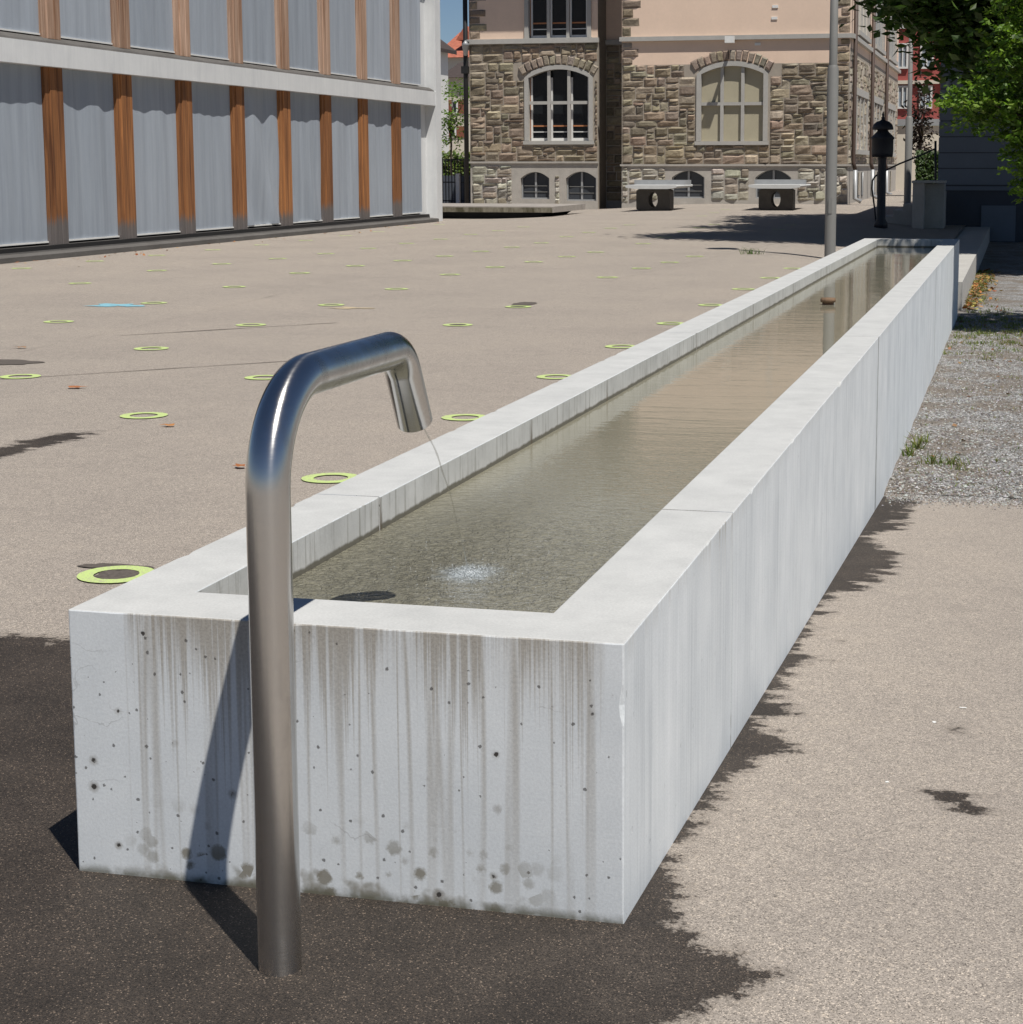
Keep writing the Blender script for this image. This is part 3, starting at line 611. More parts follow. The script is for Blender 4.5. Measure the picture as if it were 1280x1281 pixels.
# the thin falling jet
imp = Vector((-0.63, 0.95, WL)); st = tip-d*0.01+Vector((0, 0.012, 0))
pts = []; n = 26
vy = (imp.y-st.y); hz = st.z-imp.z
for i in range(n+1):
    t = i/n; pts.append((st.x+(imp.x-st.x)*t+0.0012*math.sin(t*22), st.y+vy*t, st.z-hz*(0.42*t+0.58*t*t)))
mb = MB(); mb.tube(pts, [0.0034-0.0018*(i/n)**0.5+0.0003*math.sin(i*2.1) for i in range(n+1)], 10)
build('water_jet', mb, M['jet'], origin=tuple(imp), label='thin clear stream of water falling from the steel spout', cat='water jet')
mb = MB()
for i in range(420):
    rr = abs(random.gauss(0, 0.055)) if random.random() < 0.7 else abs(random.gauss(0, 0.16)); a = random.uniform(0, 6.283); br = random.uniform(0.0007, 0.0022)*(1.2 if rr < 0.07 else 0.8)
    x, y = imp.x+rr*math.cos(a)*1.05, imp.y+rr*math.sin(a)*1.5; zz = WL+random.uniform(-0.001, 0.002)
    mb.add([(x+br, y, zz), (x-br, y, zz), (x, y+br, zz), (x, y-br, zz), (x, y, zz+br), (x, y, zz-br)], [(0, 2, 4), (2, 1, 4), (1, 3, 4), (3, 0, 4), (2, 0, 5), (1, 2, 5), (3, 1, 5), (0, 3, 5)], smooth=True)
build('foam', mb, M['foam'], origin=tuple(imp), label='small patch of white bubbles where the jet strikes the water', cat='foam', kind='stuff')

# ------------------------------------------------------------------ LIME RINGS
r1 = [(86, 115), (320, 175), (380, 86), (235, 329), (617, 254), (606, 437), (82, 549), (1005, 342), (938, 189), (628, 124), (888, 97), (628, 63), (852, 41), (1047, 21), (1200, 134), (1112, 76), (1060, 553)]
rings = [(x/3.2, 300+y/3.2) for x, y in r1]+[(180, 520.5), (146, 720)]
r2 = [(367, 390), (628, 326), (842, 268), (345, 184), (463, 233), (652, 212), (515, 163), (668, 143), (820, 194), (1023, 238), (805, 126), (965, 175), (925, 107), (1090, 158), (1035, 92), (1208, 141), (1137, 77), (1177, 217), (1115, 397), (873, 470), (265, 131), (423, 112), (555, 96), (680, 80), (800, 67)]
rings += [(300+x/3.2, 260+y/3.2) for x, y in r2]
r3 = [(512, 343), (648, 307), (762, 283), (862, 259), (655, 208), (742, 182), (818, 160), (880, 144), (940, 131), (348, 180), (438, 163), (525, 146), (600, 133), (465, 242), (350, 260), (890, 97), (940, 84), (1245, 133), (1197, 151), (985, 71)]
rings += [(600+x/3.2, 240+y/3.2) for x, y in r3]
rings += [(414, 599), (582, 523), (696, 472), (778, 434), (840, 405), (890, 382), (930, 362), (964, 348), (992, 336)]
def ring_mesh(seed):
    rr = random.Random(seed); mb = MB(); n = 40; V = []
    for k in range(n):
        a = 2*math.pi*k/n; ro = 0.148+rr.uniform(-0.0015, 0.0015); ri = 0.086+rr.uniform(-0.0015, 0.0015)
        V += [(ro*math.cos(a), ro*math.sin(a), 0), (ri*math.cos(a), ri*math.sin(a), 0)]
    mb.add(V, [(2*k, 2*k+1, (2*k+3) % (2*n), (2*k+2) % (2*n)) for k in range(n)][::1]); return mb.mesh('painted_ring', (0, 0, 0), [M['lime']])
rms = [ring_mesh(i) for i in range(4)]
for i, (u, v) in enumerate(rings):
    p = PG(u, v); o = bpy.data.objects.new('painted_ring', rms[i % 4]); COL.objects.link(o)
    o.location = (p[0], p[1], gz(p[0], p[1])+0.006); o.rotation_euler.z = random.uniform(0, 6.28)
    lab = 'lime green ring painted on the open middle of the beige plaza'
    if (u, v) == (146, 720): lab = 'big lime green ring with dark damp centre beside the trough corner'
    elif i >= len(rings)-9: lab = "lime green ring painted close along the trough's plaza side"
    elif p[0] < -12.3: lab = 'lime green ring painted in the row beside the timber post school wing'
    elif p[1] > 40: lab = 'lime green ring painted just before the table tennis tables'
    elif abs(u-648) < 2 and abs(v-384) < 2: lab = 'lime green ring touching a dark almond shaped damp stain'
    elif abs(u-573) < 2 and abs(v-407) < 2: lab = 'lime green ring with dark damp centre behind the spout outlet'
    elif abs(u-193) < 2 and abs(v-379) < 2: lab = 'lime green ring beside the faded blue paint smudge'
    tag(o, lab, 'painted ring', 'lime green rings painted in rows on the plaza')
def blot(name, u, v, rx, ry, mat, zoff, label=None, cat=None, kind=None, rough=0.3):
    p = PG(u, v); mb = MB(); n = 36; V = [(p[0], p[1], gz(p[0], p[1])+zoff)]; s = random.uniform(0, 50)
    for k in range(n):
        a = 2*math.pi*k/n; q = 1+rough*mnoise.noise(Vector((math.cos(a)*1.6, math.sin(a)*1.6, s)))+rough*0.5*mnoise.noise(Vector((math.cos(a)*6, math.sin(a)*6, s)))
        x, y = p[0]+rx*q*math.cos(a), p[1]+ry*q*math.sin(a); V.append((x, y, gz(x, y)+zoff))
    mb.add(V, [(0, k+1, (k+1) % n+1) for k in range(n)]); return build(name, mb, mat, origin=tuple(p), label=label, cat=cat, kind=kind, fix=False)
for (u, v, rx, ry) in [(146, 720, 0.082, 0.082), (573, 407, 0.08, 0.08), (648, 384, 0.07, 0.07), (655, 380.5, 0.12, 0.28), (5, 453.5, 0.30, 0.17), (148, 710.5, 0.17, 0.05)]:
    blot('damp_stain', u, v, rx, ry, M['damp'], 0.005, kind='structure')
blot('blue_paint_mark', 146, 382.5, 0.26, 0.20, M['bluepaint'], 0.005, 'faded light blue paint smudge on the plaza asphalt', 'paint mark', rough=0.8)
M['ochre'] = plain('ochre_chalk', (0.44, 0.36, 0.24), 0.9, 0.2, 12)
blot('chalk_smear', 438, 385.5, 0.22, 0.10, M['ochre'], 0.005, 'faint yellowish chalk smear beside a lime ring', 'chalk mark', rough=0.9)

# ------------------------------------------------------------------ LEFT SCHOOL WING (timber posts and grey blinds)
XF = -15.3
lb = thing('school_wing', (XF, 34, 0), 'modern school building with orange timber posts, grey fabric blinds and concrete bands', 'building')
YS0, PITCH, NP = 24.2, 2.488, 8
posts = [YS0-2*PITCH+PITCH*i for i in range(NP+2)]        # left edge of each post along the facade
Y0, YEND = 18.4, 45.25
mb = MB(); mb.box(XF-9, XF-0.42, Y0, YEND-0.02, -0.5, 9.0); build('core', mb, M['black'], lb)
mb = MB(); mb.box(XF-9.2, XF-0.30, 44.16, 45.25, -0.5, 9.3); build('end_wall', mb, M['band'], lb)
mb = MB(); mb.box(XF-0.30, XF+0.02, 44.8, 45.252, -0.5, 9.3); build('end_pilaster', mb, M['band'], lb)
for k, z0 in enumerate((3.235, 6.95)):
    mb = MB(); mb.box(XF-0.42, XF, Y0, 44.797, z0, z0+0.385); build('floor_band', mb, M['band'], lb)
    mb = MB(); mb.prism([(XF-0.42, z0+0.387), (XF-0.03, z0+0.387), (XF-0.05, z0+0.425), (XF-0.18, z0+0.50), (XF-0.42, z0+0.52)], 'y', Y0, 44.795); build('ledge', mb, M['ledge'], lb)
mb = MB(); mb.prism([(XF-0.40, -0.3), (XF+0.16, -0.3), (XF+0.16, 0.085), (XF+0.13, 0.10), (XF-0.10, 0.115), (XF-0.12, 0.215), (XF-0.40, 0.215)], 'y', Y0, 44.5); build('base_ledge', mb, M['ledge'], lb)
mb = MB(); mb.box(XF-0.13, XF-0.105, Y0, 44.45, 0.118, 0.214); build('gap_shade_strip', mb, M['black'], lb)  # black strip on the upper step, the gap's shade put in as colour
def wavy_blind(y0, y1, z0, z1, seed, fold=0.0):
    mb = MB(); nx, nz_ = 26, 14; rr = random.Random(seed); ph = rr.uniform(0, 6.28); rr0 = rr.uniform(0.8, 2.2); rr1 = rr.uniform(-0.35, 0.35); am = rr.uniform(0.004, 0.022)
    V = []
    for j in range(nz_+1):
        for i in range(nx+1):
            s, t = i/nx, j/nz_; y = y0+(y1-y0)*s; z = z0+(z1-z0)*t
            d = am*math.sin(2*math.pi*(s*rr0+t*rr1)+ph)*(0.4+0.6*t)+0.004*math.sin(2*math.pi*s*4.3+ph*2)
            if fold: d += fold*(1-t)*(math.sin((s*3.2+t*2.4)*3.1)*0.6+math.sin((s*7+t*4)*2.3)*0.3)*min(1, 4*s*(1-s)+0.3)
            V.append((XF-0.215+d, y, z))
    mb.add(V, [(j*(nx+1)+i, j*(nx+1)+i+1, (j+1)*(nx+1)+i+1, (j+1)*(nx+1)+i) for j in range(nz_) for i in range(nx)], smooth=True)
    return mb
PW = 0.68
for k, (zb, zt, tm) in enumerate(((0.217, 3.233, M['timber']), (3.725, 6.948, M['timber_pale']))):
    for i, y in enumerate(posts):
        mb = MB(); xb, xf = XF-0.40, XF-0.13
        # laminated post: three boards with shadow gaps
        mb.prism([(xb, y+0.10), (xf-0.02, y+0.10), (xf-0.02, y+0.235), (xf, y+0.24), (xf, y+0.445), (xf-0.012, y+0.452), (xf-0.012, y+0.468), (xf-0.004, y+0.475), (xf-0.004, y+0.66), (xf-0.03, y+0.68), (xb, y+0.68)], 'z', zb-0.01*k, zt)
        build('timber_post', mb, tm, lb)
        y1 = posts[i+1] if i+1 < len(posts) else 44.15
        zz = zb+0.065; fold = 0.11 if (k == 0 and i == 5) else (0.05 if (k == 0 and i == 6) else random.choice((0, 0, 0.012)))
        b = build('blind', wavy_blind(y+0.685, y1+0.095 if i+1 < len(posts) else 44.15, zz, zt, i*7+k, fold), M['fabric'], lb, fix=False)
        mb = MB(); mb.box(XF-0.235, XF-0.19, y+0.69, (y1+0.09 if i+1 < len(posts) else 44.14), zz-0.03, zz-0.002); build('hem_bar', mb, M['white'], lb)

# ------------------------------------------------------------------ FAR STONE SCHOOL
YR, YLw = 57.5, 58.4                       # front of the projecting right wing, front of the left wing
def fx(u, v=150, Y=YR): return on_plane(u, v, 1, Y)[0]
def fz(v, u=900, Y=YR): return on_plane(u, v, 1, Y)[2]
XC, XQ, XW0 = fx(1062), fx(778), fx(588, 150, YLw)
TOPZ = 10.2
sch = thing('stone_school', ((XC+XW0)/2, YR, 0.26), 'old rubble stone school with peach plaster upper floors and arched windows', 'building')
def wall(mb, u0, u1, z0, z1, ops, Y, depth, bands):
    """front wall with segmental-arched openings; bands = [(ztop, material)]"""
    us = {u0, u1}
    for (a, b, za, zs, rise) in ops: us |= {a+(b-a)*i/12 for i in range(13)}
    us = sorted(us); zl = [z0]+[b[0] for b in bands[:-1]]+[z1]
    def top(o, u):
        a, b, za, zs, rise = o; s = (u-a)/(b-a)*2-1; return zs+rise*(1-s*s)
    def quad(ua, ub, la, ha, lb_, hb, mi): mb.add([(ua, Y, la), (ub, Y, lb_), (ub, Y, hb), (ua, Y, ha)], [(0, 1, 2, 3)], mi)
    for ua, ub in zip(us[:-1], us[1:]):
        mid = (ua+ub)/2; act = sorted([o for o in ops if o[0] < mid < o[1]], key=lambda o: o[2])
        lo = (z0, z0); iv = []
        for o in act:
            iv.append((lo[0], o[2], lo[1], o[2])); lo = (top(o, ua), top(o, ub))
        iv.append((lo[0], z1, lo[1], z1))
        for (la, ha, lb_, hb) in iv:
            for k in range(len(zl)-1):
                a0, a1 = max(la, zl[k]), min(ha, zl[k+1]); b0, b1 = max(lb_, zl[k]), min(hb, zl[k+1])
                if a1-a0 > 1e-4 or b1-b0 > 1e-4: quad(ua, ub, min(a0, max(a1, a0)), max(a1, a0), b0, max(b1, b0), bands[k][1])
        for o in act:
            mb.add([(ua, Y, top(o, ua)), (ub, Y, top(o, ub)), (ub, Y+depth, top(o, ub)), (ua, Y+depth, top(o, ua))], [(0, 1, 2, 3)], 2)
            mb.add([(ua, Y, o[2]), (ub, Y, o[2]), (ub, Y+depth, o[2]), (ua, Y+depth, o[2])], [(0, 1, 2, 3)], 2)
    for o in ops:
        for u in (o[0], o[1]): mb.add([(u, Y, o[2]), (u, Y+depth, o[2]), (u, Y+depth, o[3]), (u, Y, o[3])], [(0, 1, 2, 3)], 2)
def arch_band(mb, a, b, za, zs, rise, w, y0, y1, mi=0, sill=True):
    """stone surround w wide round an arched opening, standing from y0 (front) to y1"""
    inn = [(a, za), (a, zs)]; out = [(a-w, za), (a-w, zs)]; n = 14
    for i in range(1, n):
        s = i/n*2-1; u = a+(b-a)*i/n; nz_ = zs+rise*(1-s*s); sl = -2*rise*s*2/(b-a); L = math.hypot(1, sl)
        inn.append((u, nz_)); out.append((u-sl/L*w, nz_+w/L))
    inn += [(b, zs), (b, za)]; out += [(b+w, zs), (b+w, za)]
    m = len(inn); V = [(p[0], y, p[1]) for y in (y0, y1) for ring in (inn, out) for p in ring]
    F = []
    for i in range(m-1):
        F += [(i, i+1, m+i+1, m+i), (m+i, m+i+1, 3*m+i+1, 3*m+i), (i+1, i, 2*m+i, 2*m+i+1)]
    F += [(0, m, 3*m, 2*m), (m-1, 2*m-1, 4*m-1, 3*m-1)]
    mb.add(V, F, mi)
def bars(mb, a, b, za, zs, rise, Y, w, d, ncol=3, rows=(0.45,), mi=0):
    for i in range(1, ncol):
        u = a+(b-a)*i/ncol; s = i/ncol*2-1; mb.box(u-w/2, u+w/2, Y, Y+d, za, zs+rise*(1-s*s), mi)
    for r in rows:
        for i in range(ncol):
            ua, ub = a+(b-a)*i/ncol+(w/2+0.002 if i else 0.002), a+(b-a)*(i+1)/ncol-(w/2+0.002 if i < ncol-1 else 0.002)
            mb.box(ua, ub, Y+0.004, Y+d-0.004, za+(zs+rise-za)*r-w/2, za+(zs+rise-za)*r+w/2, mi)
# levels
zP, zS, zB0, zB1 = fz(207), fz(80), fz(50), fz(44.5)
ZP2, ZB2a, ZB2b = fz(203.5, 660, YLw), fz(54.5, 660, YLw), fz(48.5, 660, YLw)
XSL = fx(748, 150, YLw)
# openings (u0, u1, sill, spring, rise)
W_r = (fx(877), fx(955), fz(176.5), fz(92.5), fz(82.5)-fz(92.5))
def LW(u): return fx(u, 150, YLw)
def LZ(v): return fz(v, 700, YLw)
W_l = (LW(661.5), LW(737), LZ(176), LZ(97), LZ(86.5)-LZ(97))
W_l2 = (LW(662), LW(735), LZ(47), LZ(-48), 0.02)
B_r = [(fx(841), fx(882), fz(248), fz(222), fz(213.5)-fz(222)), (fx(946), fx(991), fz(248), fz(222), fz(212)-fz(222))]
B_l = [(LW(651), LW(687), LZ(249), LZ(223), LZ(215)-LZ(223)), (LW(708), LW(746), LZ(251), LZ(223), LZ(214.5)-LZ(223))]
up_r = [(W_r[0]-0.1+k*0, W_r[1]+0.1, z, z+2.3, 0.02) for k, z in enumerate(())]
up_l = []
mb = MB(); wall(mb, XQ, XC, -0.3, TOPZ, [W_r]+B_r+up_r, YR, 0.34, [(zP, 2), (zS, 0), (TOPZ, 1)]); build('front_wall', mb, [M['mortar'], M['plaster'], M['ashlar']], sch, fix=False)
mb = MB(); wall(mb, XW0, XSL, -0.3, TOPZ, [W_l, W_l2]+B_l+up_l, YLw, 0.34, [(ZP2, 2), (ZB2a, 0), (TOPZ, 1)]); wall(mb, XSL, XQ+0.3, -0.3, TOPZ, [], YLw+1.3, 0.3, [(ZP2, 2), (ZB2a, 0), (TOPZ, 1)]); mb.add([(XSL, YLw, -0.3), (XSL, YLw+1.3, -0.3), (XSL, YLw+1.3, TOPZ), (XSL, YLw, TOPZ)], [(0, 1, 2, 3)], 0); mb.add([(XQ, YR, -0.3), (XQ, YLw+1.3, -0.3), (XQ, YLw+1.3, TOPZ), (XQ, YR, TOPZ)], [(0, 1, 2, 3)], 0); mb.add([(XW0, YLw, -0.3), (XW0, YLw+14, -0.3), (XW0, YLw+14, TOPZ), (XW0, YLw, TOPZ)], [(0, 1, 2, 3)], 1); build('side_wall', mb, [M['mortar'], M['plaster'], M['ashlar']], sch, fix=False)
mb = MB(); mb.box(XW0+0.05, XSL-0.1, YLw+0.5, YLw+13.5, -0.3, TOPZ-0.01); mb.box(XQ+0.09, XC-0.5, YR+0.5, YR+24, -0.3, TOPZ-0.01); build('dark_interior', mb, M['black'], sch)
# roof
mb = MB(); zr = TOPZ+0.02; a, b, c, d = XW0-0.5, XC+0.5, YR-0.5, YR+24.5
mb.add([(a, c, zr), (b, c, zr), (b, d, zr), (a, d, zr), (a+5, c+6, zr+7.0), (b-5, c+6, zr+7.0), (b-5, d-6, zr+7.0), (a+5, d-6, zr+7.0)], [(0, 1, 5, 4), (1, 2, 6, 5), (2, 3, 7, 6), (3, 0, 4, 7), (4, 5, 6, 7), (0, 3, 2, 1)])
build('roof', mb, M['tile_brown'], sch)
def window(parent, name, W, Y, fr_mat, pane_mat, w=0.10, frame=True, bars_w=0.11, rows=(0.44,), inset=0.26, ncol=3, board=False):
    a, b, za, zs, rise = W; f = None
    mb = MB(); arch_band(mb, a+0.004, b-0.004, za+0.004, zs, rise, w, Y-0.05, Y+0.05) if frame else None
    if frame: mb.box(a-w-0.04, b+w+0.04, Y-0.09, Y+0.02, za-0.13, za-0.004)
    bars(mb, a+0.006, b-0.006, za, zs-0.003, rise-0.004, Y+0.02, bars_w, 0.09, ncol, rows)
    f = build(name, mb, fr_mat, parent)
    for i in range(ncol):
        mb = MB(); ua, ub = a+(b-a)*i/ncol+0.004, a+(b-a)*(i+1)/ncol-0.004; n = 4; yy = Y+inset
        top = [(ua+(ub-ua)*k/n, zs+rise*(1-((ua+(ub-ua)*k/n-a)/(b-a)*2-1)**2)) for k in range(n+1)]
        mb.add([(ua, yy, za), (ub, yy, za)]+[(q[0], yy, q[1]) for q in top[::-1]], [tuple(range(n+3))])
        mb.add([(ua, yy+0.02, za), (ub, yy+0.02, za)]+[(q[0], yy+0.02, q[1]) for q in top[::-1]], [tuple(range(n+3))])
        build('panel' if board else 'pane', mb, pane_mat, f)
        if not board:
            mb = MB(); zz = za; hh = zs+rise*0.4
            mb.box(ua+0.03, ub-0.03, yy-0.05, yy-0.004, za, za+0.10); mb.box(ua+0.03, ua+0.09, yy-0.05, yy-0.006, za+0.102, hh-0.1); mb.box(ub-0.09, ub-0.03, yy-0.05, yy-0.006, za+0.102, hh-0.1)
            mb.box(ua+0.092, ub-0.092, yy-0.045, yy-0.008, za+0.30, za+0.33); build('sash', mb, M['white'], f)
            mb = MB(); mb.box(ua+0.092, ub-0.092, yy-0.045, yy-0.008, za+0.50, za+0.55); mb.box(ua+0.005, ua+0.028, yy-0.05, yy-0.006, za+0.1, hh-0.15); build('rail', mb, M['orange'], f)
    return f
window(sch, 'arched_window', W_r, YR, M['frame_stone'], M['panel'], 0.16, rows=(0.50,), board=True, inset=0.13)
window(sch, 'arched_window', W_l, YLw, M['frame_stone'], M['glass_dark'], 0.15, rows=(0.535,))
window(sch, 'upper_window', W_l2, YLw, M['frame_stone'], M['glass_dark'], 0.15, rows=(0.6,))
for W in up_r: window(sch, 'upper_window', W, YR, M['frame_stone'], M['glass_dark'], 0.15, rows=(0.6,))
for W in up_l: window(sch, 'upper_window', W, YLw, M['frame_stone'], M['glass_dark'], 0.15, rows=(0.6,))
for W, Y in [(q, YR) for q in B_r]+[(q, YLw) for q in B_l]:
    a, b, za, zs, rise = W; mb = MB()
    arch_band(mb, a+0.05, b-0.05, za+0.05, zs, rise*0.95, 0.045, Y+0.12, Y+0.18); mb.box(a+0.004, b-0.004, Y+0.12, Y+0.18, za+0.002, za+0.048)
    mb.box((a+b)/2-0.035, (a+b)/2+0.035, Y+0.125, Y+0.175, za+0.05, zs+rise*0.9); f = build('basement_window', mb, M['zinc'], sch)
    mb = MB(); yy = Y+0.2; mb.add([(a, yy, za), (b, yy, za), (b, yy, zs), (a+(b-a)*.75, yy, zs+rise*.75), ((a+b)/2, yy, zs+rise), (a+(b-a)*.25, yy, zs+rise*.75), (a, yy, zs)], [tuple(range(7))]); build('pane', mb, M['glass_grey'], f)
    mb = MB()
    for zz in (0.33, 0.62): mb.box(a+0.1, b-0.1, Y+0.10, Y+0.118, za+(zs-za)*zz, za+(zs-za)*zz+0.02)
    build('bar', mb, M['steelpost'], f)
# string courses
mb = MB(); mb.box(XQ-0.06, XC+0.06, YR-0.14, YR, zB0, zB1); build('string_course', mb, M['frame_stone'], sch)
mb = MB(); mb.box(XW0-0.06, XSL+0.05, YLw-0.13, YLw, ZB2a, ZB2b); mb.box(XSL+0.001, XQ-0.001, YLw+1.17, YLw+1.299, ZB2a, ZB2b); build('string_course', mb, M['frame_stone'], sch)
mb = MB(); mb.box(XQ-0.05, XC+0.05, YR-0.06, YR, zP-0.02, zP+0.045); build('plinth_course', mb, M['ashlar'], sch)
mb = MB(); mb.box(XW0-0.05, XSL+0.03, YLw-0.06, YLw, ZP2-0.02, ZP2+0.045); build('plinth_course', mb, M['ashlar'], sch)
# --- stones: random rubble ashlar
BROWN = [(0.24, 0.20, 0.15), (0.275, 0.225, 0.17), (0.215, 0.18, 0.14), (0.30, 0.255, 0.195), (0.26, 0.225, 0.175), (0.195, 0.17, 0.135)]
PALE = [(0.36, 0.345, 0.30), (0.30, 0.29, 0.255), (0.40, 0.385, 0.35), (0.27, 0.24, 0.20)]
def rubble(u0, u1, z0, z1, blocked, pal, seed, cu=0.095, cz=0.105, wmax=8, hmax=3):
    rr = random.Random(seed); nu, nz_ = max(1, int(round((u1-u0)/cu))), max(1, int(round((z1-z0)/cz))); cu = (u1-u0)/nu; cz = (z1-z0)/nz_
    occ = np.zeros((nz_, nu), bool)
    for j in range(nz_):
        for i in range(nu): occ[j, i] = blocked(u0+(i+.5)*cu, z0+(j+.5)*cz)
    out = []
    for j in range(nz_):
        for i in range(nu):
            if occ[j, i]: continue
            w, h = rr.choice((3, 4, 5, 5, 6, 7, wmax)), rr.choice((1, 2, 2, 2, hmax, 3))
            k = 0
            while k < w and i+k < nu and not occ[j, i+k]: k += 1
            if i+k < nu and not occ[j, i+k]:
                rem = 0
                while i+k+rem < nu and not occ[j, i+k+rem]: rem += 1
                if rem == 1: k += 1
            w = k
            while h > 1 and (j+h > nz_ or occ[j:j+h, i:i+w].any()): h -= 1
            if w <= 2: h = min(h, 2)
            occ[j:j+h, i:i+w] = True; out.append((u0+i*cu, u0+(i+w)*cu, z0+j*cz, z0+(j+h)*cz, rr.choice(pal)))
    return out
def in_arch(u, z, W, m):
    a, b, za, zs, rise = W
    if not (a-m < u < b+m) or z < za-m: return False
    s = max(-1, min(1, (u-a)/(b-a)*2-1)); return z < zs+rise*(1-s*s)+m
stones = []
def vous_z(W, m): return lambda u, z: in_arch(u, z, W, m)
blk = lambda u, z: in_arch(u, z, W_r, 0.19) or (z > W_r[3]-0.05 and in_arch(u, z, W_r, 0.56))
stones += [(s, YR) for s in rubble(XQ+0.01, XC-0.01, zP+0.05, zS, blk, BROWN+[(0.33, 0.29, 0.23)], 3)]
blk2 = lambda u, z: in_arch(u, z, W_l, 0.18) or (z > W_l[3]-0.05 and in_arch(u, z, W_l, 0.52))
stones += [(s, YLw) for s in rubble(XW0+0.01, XSL-0.01, ZP2+0.05, ZB2a-0.02, blk2, BROWN, 5)]
stones += [(s, YLw+1.3) for s in rubble(XSL+0.01, XQ-0.01, 0.3, ZB2a-0.02, lambda u, z: False, BROWN, 6)]
gr, gl = gz(XC-3, YR)+0.12, gz(XW0+3, YLw)+0.20
for (ua, ub, Y, z0, z1, sd_) in [(fx(787), fx(833), YR, gr, zP-0.09, 8), (fx(890), fx(938), YR, gr, zP-0.09, 9), (fx(999), fx(1034), YR, gr, zP-0.09, 10), (fx(1036), XC-0.01, YR, gr-0.1, zP-0.04, 14), (XQ+0.01, fx(786), YR, gr-0.1, zP-0.05, 13), (LW(590), LW(640), YLw, gl-0.1, ZP2-0.10, 11), (LW(694), LW(700), YLw, gl, ZP2-0.45, 12)]:
    stones += [(s, Y) for s in rubble(ua, ub, z0, z1, lambda u, z: False, PALE, sd_, wmax=6)]
# quoins up the corners
def quoins(u, sgn, Y, z0, z1, seed):
    rr = random.Random(seed); z = z0; k = 0; out = []
    while z < z1:
        h = rr.uniform(0.24, 0.34); w = (0.62 if k % 2 else 0.36)+rr.uniform(-0.05, 0.06)
        a, b = (u, u+w) if sgn > 0 else (u-w, u)
        out.append((a, b, z, min(z+h, z1), rr.choice(BROWN[:4]+PALE[1:2]))); z += h; k += 1
    return out
stones += [(s, YR) for s in quoins(XQ+0.0, 1, YR, zS+0.01, zB0-0.02, 21)]+[(s, YR) for s in quoins(XQ, 1, YR, zB1+0.02, TOPZ-0.1, 22)]
stones += [(s, YR) for s in quoins(XC, -1, YR, zS+0.01, zB0-0.02, 23)]+[(s, YR) for s in quoins(XC, -1, YR, zB1+0.02, TOPZ-0.1, 24)]
stones += [(s, YLw) for s in quoins(XW0, 1, YLw, ZB2b+0.02, TOPZ-0.1, 25)]
def stone_geo(mb, s, Y, rr):
    u0, u1, z0, z1, col = s; g = 0.012; u0 += g; u1 -= g; z0 += g; z1 -= g
    k = 0.72+rr.random()*0.56; col = tuple(min(1, q*k*(1+rr.uniform(-0.05, 0.05))*w_) for q, w_ in zip(col, (1.03, 1.0, 0.95)))
    pr = rr.uniform(0.02, 0.06); tilt = rr.uniform(-0.03, 0.03); tl2 = rr.uniform(-0.02, 0.04)
    cu_, cz_ = 4, 4; V = []
    for j in range(cz_):
        for i in range(cu_):
            su, sz = (0, 0.18, 0.80, 1)[i], (0, 0.22, 0.78, 1)[j]
            rim = i in (0, 3) or j in (0, 3)
            dpt = -0.004 if rim else pr+tilt*(su-.5)*2+tl2*(sz-.5)*2+rr.uniform(-0.022, 0.030)
            V.append((u0+(u1-u0)*su+(0 if not rim else rr.uniform(-0.008, 0.008)), Y-max(0.003, dpt) if not rim else Y-0.003, z0+(z1-z0)*sz+(0 if not rim else rr.uniform(-0.010, 0.010))))
    mb.add(V, [(j*4+i, j*4+i+1, (j+1)*4+i+1, (j+1)*4+i) for j in range(3) for i in range(3)], 0, col)
rr = random.Random(77)
vis = lambda s: s[0][2] < 7.2
stones.sort(key=lambda q: (not vis(q), -(q[0][1]-q[0][0])*(q[0][3]-q[0][2])))
rest = MB()
for i, (s, Y) in enumerate(stones):
    if i < 285: mb = MB(); stone_geo(mb, s, Y, rr); build('stone', mb, M['stone'], sch, fix=False)
    else: stone_geo(rest, s, Y, rr)
build('stone', rest, M['stone'], sch, kind='stuff', fix=False)
# voussoirs
def voussoirs(W, Y, w0, w1, n):
    a, b, za, zs, rise = W
    def pt(s, off):
        u = a+(b-a)*(s+1)/2; z = zs+rise*(1-s*s); sl = -2*rise*s*2/(b-a); L = math.hypot(1, sl); return (u-sl/L*off, z+off/L)
    for k in range(n):
        s0, s1 = -1.12+2.24*k/n+0.012, -1.12+2.24*(k+1)/n-0.012; h = w1+random.uniform(-0.03, 0.05); pr = random.uniform(0.05, 0.09)
        q = [pt(s0, w0), pt(s1, w0), pt(s1, h), pt(s0, h)]; cx, cz_ = sum(p[0] for p in q)/4, sum(p[1] for p in q)/4
        inn = [(cx+(p[0]-cx)*0.72, cz_+(p[1]-cz_)*0.72) for p in q]; mb = MB(); col = jit((0.27, 0.225, 0.175), 0.2)
        mb.add([(p[0], Y-0.003, p[1]) for p in q]+[(p[0], Y-pr-random.uniform(-0.02, 0.02), p[1]) for p in inn], [(4, 5, 6, 7)]+[(i, (i+1) % 4, (i+1) % 4+4, i+4) for i in range(4)], 0, col)
        build('voussoir', mb, M['stone'], sch, fix=False)
voussoirs(W_r, YR, 0.18, 0.53, 13); voussoirs(W_l, YLw, 0.17, 0.50, 13)
